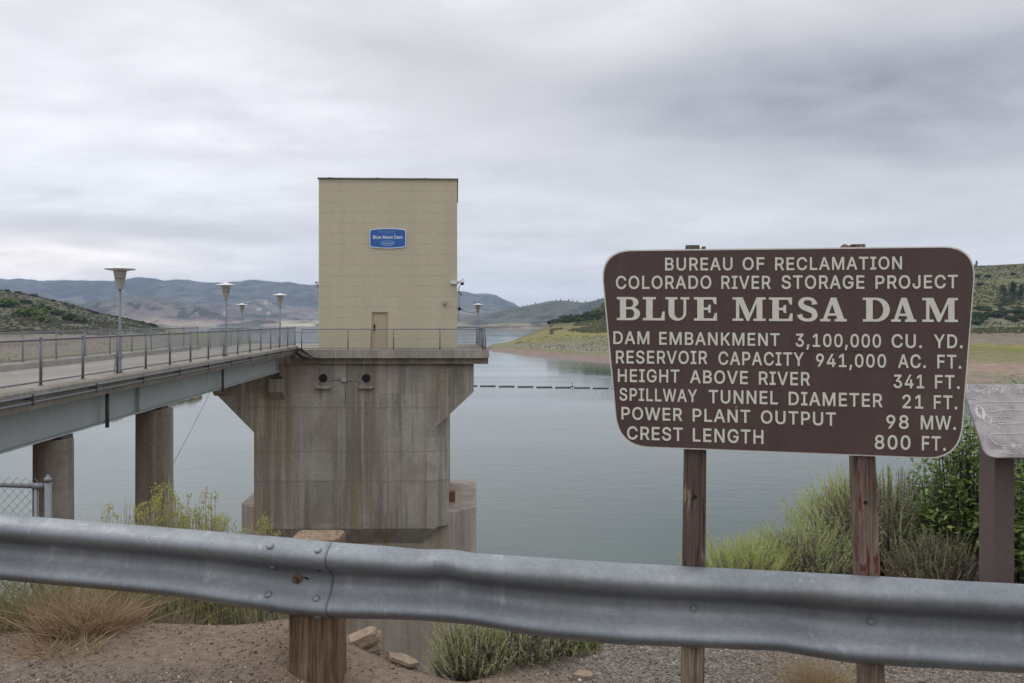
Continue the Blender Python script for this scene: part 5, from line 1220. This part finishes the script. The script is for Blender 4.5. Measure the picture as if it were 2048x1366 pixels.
grass_clump('dry_grass_clump', gx(60, 4.1), 4.1, 900, .30, .22, STRAW + GREENISH, 'tangled straw coloured grass at the lower left corner behind the reddish clump', heads=2, lean=.5)
grass_clump('dry_grass_clump', gx(235, 4.0), 4.02, 300, .12, .2, STRAW, 'small dry grass clump on the right flank of the large reddish clump', lean=.6)
grass_clump('green_grass_clump', gx(80, 4.35), 4.35, 1700, .5, .55, GREENISH, 'pale green tall grass behind the guardrail at the left edge', lean=.35, w=.0026)
grass_clump('dry_grass_clump', gx(1640, 3.78), 3.78, 1100, .085, .27, [(.42, .31, .18), (.36, .25, .14), (.46, .37, .23)], 'small spiky straw tuft in the gravel beside the red chipped post', lean=.75, w=.0014)
grass_clump('dry_grass_clump', gx(110, 3.72), 3.72, 350, .20, .13, STRAW, 'thin flattened straw in front of the reddish grass clump', lean=.9)

def brush(name, cx_, cy_, rx, ry, h, nst, cols, label, tipcol=None, flower=0, base_z=None, leafy=10, up=.5, wl=.0035, ll=.022, wood=(.14, .115, .09), group=None, domed=True):
    """many-stemmed shrub: woody stems fanning from the root, each carrying small narrow leaves"""
    st, lf = MB(), MB(); zb = gz(cx_, cy_) if base_z is None else base_z; root = thing(name, (cx_, cy_, zb), label, 'shrub', group)
    for _ in range(nst):
        a = rnd.uniform(0, 6.283); k = rnd.random() ** .55; ex, ey = math.cos(a) * rx * k, math.sin(a) * ry * k
        hh = h * (math.sqrt(max(.05, 1 - (k * .93) ** 2)) if domed else 1) * rnd.uniform(.72, 1.08)
        b0 = Vector((cx_ + ex * .25, cy_ + ey * .25, zb - .03)); tip = Vector((cx_ + ex, cy_ + ey, zb + hh)); mid = b0.lerp(tip, .5) + Vector((ex * .22, ey * .22, -hh * .02))
        P_ = [b0, b0.lerp(mid, .6), mid, mid.lerp(tip, .5) + Vector((0, 0, hh * .02)), tip]
        st.tube(P_, [.005, .004, .003, .002, .001], 4, False, jit(wood, .2))
        c = jit(rnd.choice(cols), .3)
        for i in range(leafy):
            f = .35 + .65 * (i + rnd.random()) / leafy; j = min(3, int(f * 4)); q = P_[j].lerp(P_[j + 1], f * 4 - j); dr_ = (tip - mid).normalized()
            d_ = dr_ * up + Vector((rnd.gauss(0, .5), rnd.gauss(0, .5), rnd.gauss(.1, .3))); cc = jit(c, .18)
            if tipcol and f > .7: cc = tuple(x * .45 + y * .55 for x, y in zip(cc, jit(tipcol, .2)))
            blade(lf, q, d_, ll * rnd.uniform(.6, 1.3), wl * rnd.uniform(.6, 1.2), (0, 0, 0), cc, None, 2)
        if flower and rnd.random() < flower:
            for i in range(14):
                q = tip + Vector((rnd.gauss(0, .011), rnd.gauss(0, .011), rnd.gauss(.0, .014))); blade(lf, q, (rnd.gauss(0, .5), rnd.gauss(0, .5), 1), .014, .004, (0, 0, 0), jit((.36, .355, .11), .25), None, 1)
    st.build('stems', M_BARK, root, fix=False); lf.build('leaves', M_LEAF, root, fix=False); return root
RB = [(.34, .33, .20), (.42, .40, .26), (.30, .29, .17), (.46, .42, .29)]
# rabbitbrush behind the left half of the rail
def top_z(py, Y): return EYE - (py - HY) / F * Y
def rb(px, Y, w, top, n, label, fl=.6, **k):
    x = gx(px, Y); zb = gz(x, Y); brush('rabbitbrush', x, Y, w, w * .8, top_z(top, Y) - zb, n, RB, label, None, fl, None, 13, 2.0, .0022, .032, (.34, .32, .21), 'rabbitbrush behind the guardrail', **k)
rb(325, 4.9, .26, 975, 260, 'tallest yellow tipped rabbitbrush in front of the second bridge pier')
rb(405, 4.8, .24, 1000, 240, 'yellow tipped rabbitbrush just right of the second bridge pier')
rb(232, 4.9, .24, 1012, 190, 'yellowish rabbitbrush left of the second bridge pier', .3)
rb(285, 4.85, .24, 1035, 220, 'broad pale rabbitbrush between the two tallest clumps by the pier', .35)
rb(370, 4.75, .22, 1030, 200, 'pale stemmed rabbitbrush close behind the rail right of the second pier', .3)
rb(450, 4.7, .18, 1045, 130, 'low rabbitbrush left of the tower foot')
rb(528, 4.6, .14, 1045, 90, 'low yellow tipped rabbitbrush left of the timber guardrail post')
rb(470, 4.75, .34, 1120, 260, 'bushy green rabbitbrush seen under the guardrail left of the timber post', .25)
rb(545, 4.5, .22, 1150, 180, 'green rabbitbrush half hidden by the timber post', .15)
rb(380, 4.7, .22, 1110, 130, 'grey stemmed rabbitbrush above the sandy hump', .2)
grass_clump('dry_grass_clump', gx(205, 4.8), 4.8, 120, .2, .62, [(.46, .38, .23), (.38, .34, .18)], 'tall thin pale grass stalks beside the yellowish rabbitbrush', lean=.12, heads=7, w=.0015)
grass_clump('dry_grass_clump', gx(345, 4.25), 4.25, 260, .14, .16, [(.24, .19, .14), (.33, .26, .17)], 'grey dead twigs and grass on the crest of the sandy hump', lean=.8)
SG = [(.32, .335, .21), (.38, .39, .26), (.26, .27, .17), (.43, .43, .30), (.27, .235, .165)]
SPK = (.43, .47, .20)
def plumes(lf, cx_, cy_, rx, ry, zb, h, n, col, len_=(.09, .20)):
    """feathery upright shoots over the outside of a shrub"""
    for _ in range(n):
        a = rnd.uniform(0, 6.283); k = rnd.random() ** .5; z = zb + h * math.sqrt(max(.02, 1 - (k * .97) ** 2)) * rnd.uniform(.55, .9)
        p = Vector((cx_ + math.cos(a) * rx * k, cy_ + math.sin(a) * ry * k, z)); d_ = Vector((math.cos(a) * k * .75 + rnd.gauss(0, .24), math.sin(a) * k * .5 + rnd.gauss(0, .2), 1)).normalized(); L = rnd.uniform(*len_)
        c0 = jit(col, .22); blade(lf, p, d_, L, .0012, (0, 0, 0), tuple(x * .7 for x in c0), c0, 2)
        m_ = int(L * 190)
        for i in range(m_):
            f = (i + rnd.random()) / m_; q = p + d_ * (L * f); v = d_ * 1.5 + Vector((rnd.gauss(0, .6), rnd.gauss(0, .6), rnd.gauss(0, .2)))
            blade(lf, q, v, .016 * (1.15 - .6 * f) * rnd.uniform(.7, 1.3), .0019, (0, 0, 0), jit(c0, .15), None, 1)
def sgb(name, px, Y, w, top, n, label, cols=SG, tip=SPK, leafy=16, np_=None, pl_len=(.09, .20), wood_=(.15, .125, .10), **k):
    x = gx(px, Y); zb = gz(x, Y); h = top_z(top, Y) - zb; hb = h - pl_len[1] * .45
    o = brush(name, x, Y, w, w * .75, hb, n, cols, label, None, 0, None, leafy, .25, .0036, .015, wood_, 'sagebrush behind the guardrail', **k)
    lf = MB(); plumes(lf, x, Y, w, w * .75, zb, hb, np_ if np_ is not None else n, tip, pl_len); lf.build('shoots', M_LEAF, o, fix=False); return o
sgb('sagebrush', 945, 4.12, .20, 1205, 150, 'light green feathery sagebrush under the rail right of the timber post', [(.40, .39, .22), (.34, .35, .18)], (.45, .46, .25), 20, 220, (.06, .15))
sgb('sagebrush', 1055, 4.22, .26, 1215, 230, 'grey green sagebrush under the rail in the middle of the view', SG, (.42, .44, .22), 26, 130, (.05, .10))
sgb('sagebrush', 1145, 4.28, .16, 1255, 150, 'small sagebrush at the gravel edge under the rail', [(.22, .26, .11), (.28, .31, .15), (.30, .26, .17)], (.31, .36, .16), 24, 50, (.04, .08))
# big sagebrush right
sgb('sagebrush', 1780, 5.6, .55, 915, 620, 'large grey green sagebrush behind the red chipped sign post', leafy=34, np_=170)
sgb('sagebrush', 1610, 5.4, .42, 1030, 430, 'sagebrush between the two sign posts with bright green spikes', leafy=28, np_=330)
sgb('sagebrush', 1480, 5.2, .30, 1075, 240, 'low bright green sagebrush right of the left sign post', [(.34, .35, .20), (.39, .40, .24)], (.45, .49, .19), 14, 420)
sgb('sagebrush', 1705, 5.9, .38, 925, 300, 'tall light green sagebrush behind the top of the red chipped post', [(.34, .35, .20), (.38, .39, .24)], (.46, .50, .22), 16, 520, (.12, .26))
sgb('sagebrush', 1880, 5.1, .34, 1035, 420, 'brownish grey sagebrush left of the dark panel post', [(.23, .22, .15), (.28, .27, .19), (.27, .21, .145)], (.36, .38, .2), 30, 60)
# green oak shrub at the right edge
def oak(name, px, Y, w, top, n, label, seed):
    x = gx(px, Y); zb = gz(x, Y); h = top_z(top, Y) - zb; o = thing(name, (x, Y, zb), label, 'shrub', 'green leafy shrubs around the panel'); st, lf = MB(), MB()
    for _ in range(n):
        a = rnd.uniform(0, 6.283); k = rnd.random() ** .5; ex, ey = math.cos(a) * w * k, math.sin(a) * w * .8 * k; hh = h * math.sqrt(max(.06, 1 - (k * .9) ** 2)) * rnd.uniform(.35, 1.05)
        b0 = Vector((x + ex * .2, Y + ey * .2, zb - .03)); tip = Vector((x + ex, Y + ey, zb + hh)); st.tube([b0, b0.lerp(tip, .5) + Vector((ex * .2, ey * .2, 0)), tip], [.006, .004, .0015], 4, False, (.10, .085, .07))
        for i in range(12):
            q = tip + Vector((rnd.gauss(0, .05), rnd.gauss(0, .05), rnd.gauss(0, .045))); d_ = Vector((rnd.gauss(0, 1), rnd.gauss(0, 1), rnd.gauss(.1, .5))).normalized(); s_ = d_.cross(Vector((rnd.gauss(0, .3), rnd.gauss(0, .3), 1))).normalized()
            L = rnd.uniform(.03, .055); wv = L * .28; c = jit(rnd.choice([(.15, .22, .055), (.20, .28, .075), (.11, .165, .042), (.25, .32, .11)]), .2)
            # lobed leaf: outline with three lobes a side
            pr = [(0, 0), (.15, .35), (.3, .25), (.45, 1), (.55, .5), (.7, .9), (.82, .4), (1, 0)]
            vs = [q + d_ * (L * f) + s_ * (wv * g) for f, g in pr] + [q + d_ * (L * f) - s_ * (wv * g) for f, g in pr[1:-1][::-1]]
            lf.add(vs, [tuple(range(len(vs)))], c)
    st.build('stems', M_BARK, o, fix=False); lf.build('leaves', M_LEAF, o, fix=False)
oak('oak_shrub', 1940, 5.35, .34, 838, 380, 'bright green lobed leaf shrub below the grey panel', 1)
oak('oak_shrub', 2095, 6.1, .55, 735, 380, 'bright green leafy shrub rising behind the right end of the panel', 2)
oak('oak_shrub', 2045, 5.2, .30, 985, 160, 'dark green leafy shrub right of the panel post', 3)

# sandstone rock and loose stones beside the timber post
def stone(px, py, Y, w, d_, th, n, seed, label, tilt=0.0):
    """bedded sandstone: thin irregular layers of one block"""
    r2 = random.Random(seed); x = gx(px, Y); z = gz(x, Y) - th * .3; mb = MB(); k = 11; base = [1 + r2.uniform(-.22, .22) for _ in range(k)]
    for l in range(n):
        pts = []; sh = r2.uniform(-.12, .12) * w; sc_ = r2.uniform(.82, 1.05)
        for i in range(k):
            a = 6.283 * i / k; f = base[i] * sc_ * r2.uniform(.93, 1.07); pts.append(Vector((math.cos(a) * w * f + sh, math.sin(a) * d_ * f, 0)))
        z0 = th * (l / n); z1 = th * ((l + 1) / n)
        lo = [p + Vector((0, 0, z0 + r2.uniform(-.1, .1) * th / n)) for p in pts]; hi = [p * r2.uniform(.93, .99) + Vector((0, 0, z1 + r2.uniform(-.15, .1) * th / n)) for p in pts]
        c_ = Vector((sh, 0, z1 - .001)); o_ = len(mb.v); mb.add(lo + hi + [c_, Vector((sh, 0, z0))], [(i, (i + 1) % k, k + (i + 1) % k, k + i) for i in range(k)] + [(k + i, k + (i + 1) % k, 2 * k) for i in range(k)] + [((i + 1) % k, i, 2 * k + 1) for i in range(k)])
    o = mb.build('sandstone_rock', M_ROCK, None, False); o.location = (x, Y, z); o.rotation_euler = (r2.uniform(-.15, .1), tilt, r2.uniform(-.4, .4)); tag(o, label, 'rock')
stone(735, 1330, 4.06, .105, .09, .10, 5, 4, 'layered tan sandstone rock beside the timber post', -.30)
stone(800, 1352, 4.02, .075, .07, .045, 3, 6, 'broken sandstone piece right of the layered rock', .35)
stone(1165, 1350, 3.95, .06, .05, .03, 2, 8, 'flat pale stone at the edge of the middle sagebrush', .1)
# ------------------------------------------------------------------ haze
mb = MB(); mb.box(-14000, 14000, -300, 11500, WZ - 8, 470)
hm = bpy.data.materials.new('haze'); hm.use_nodes = True; t = NT(hm.node_tree); t.n.clear()
pv = t.node('ShaderNodeVolumePrincipled', None, Density=0.000058); pv.inputs['Color'].default_value = (.54, .71, 1.0, 1); pv.inputs['Anisotropy'].default_value = 0.0
t.l.new(pv.outputs[0], t.node('ShaderNodeOutputMaterial').inputs['Volume'])
tag(mb.build('haze', hm), kind='stuff')
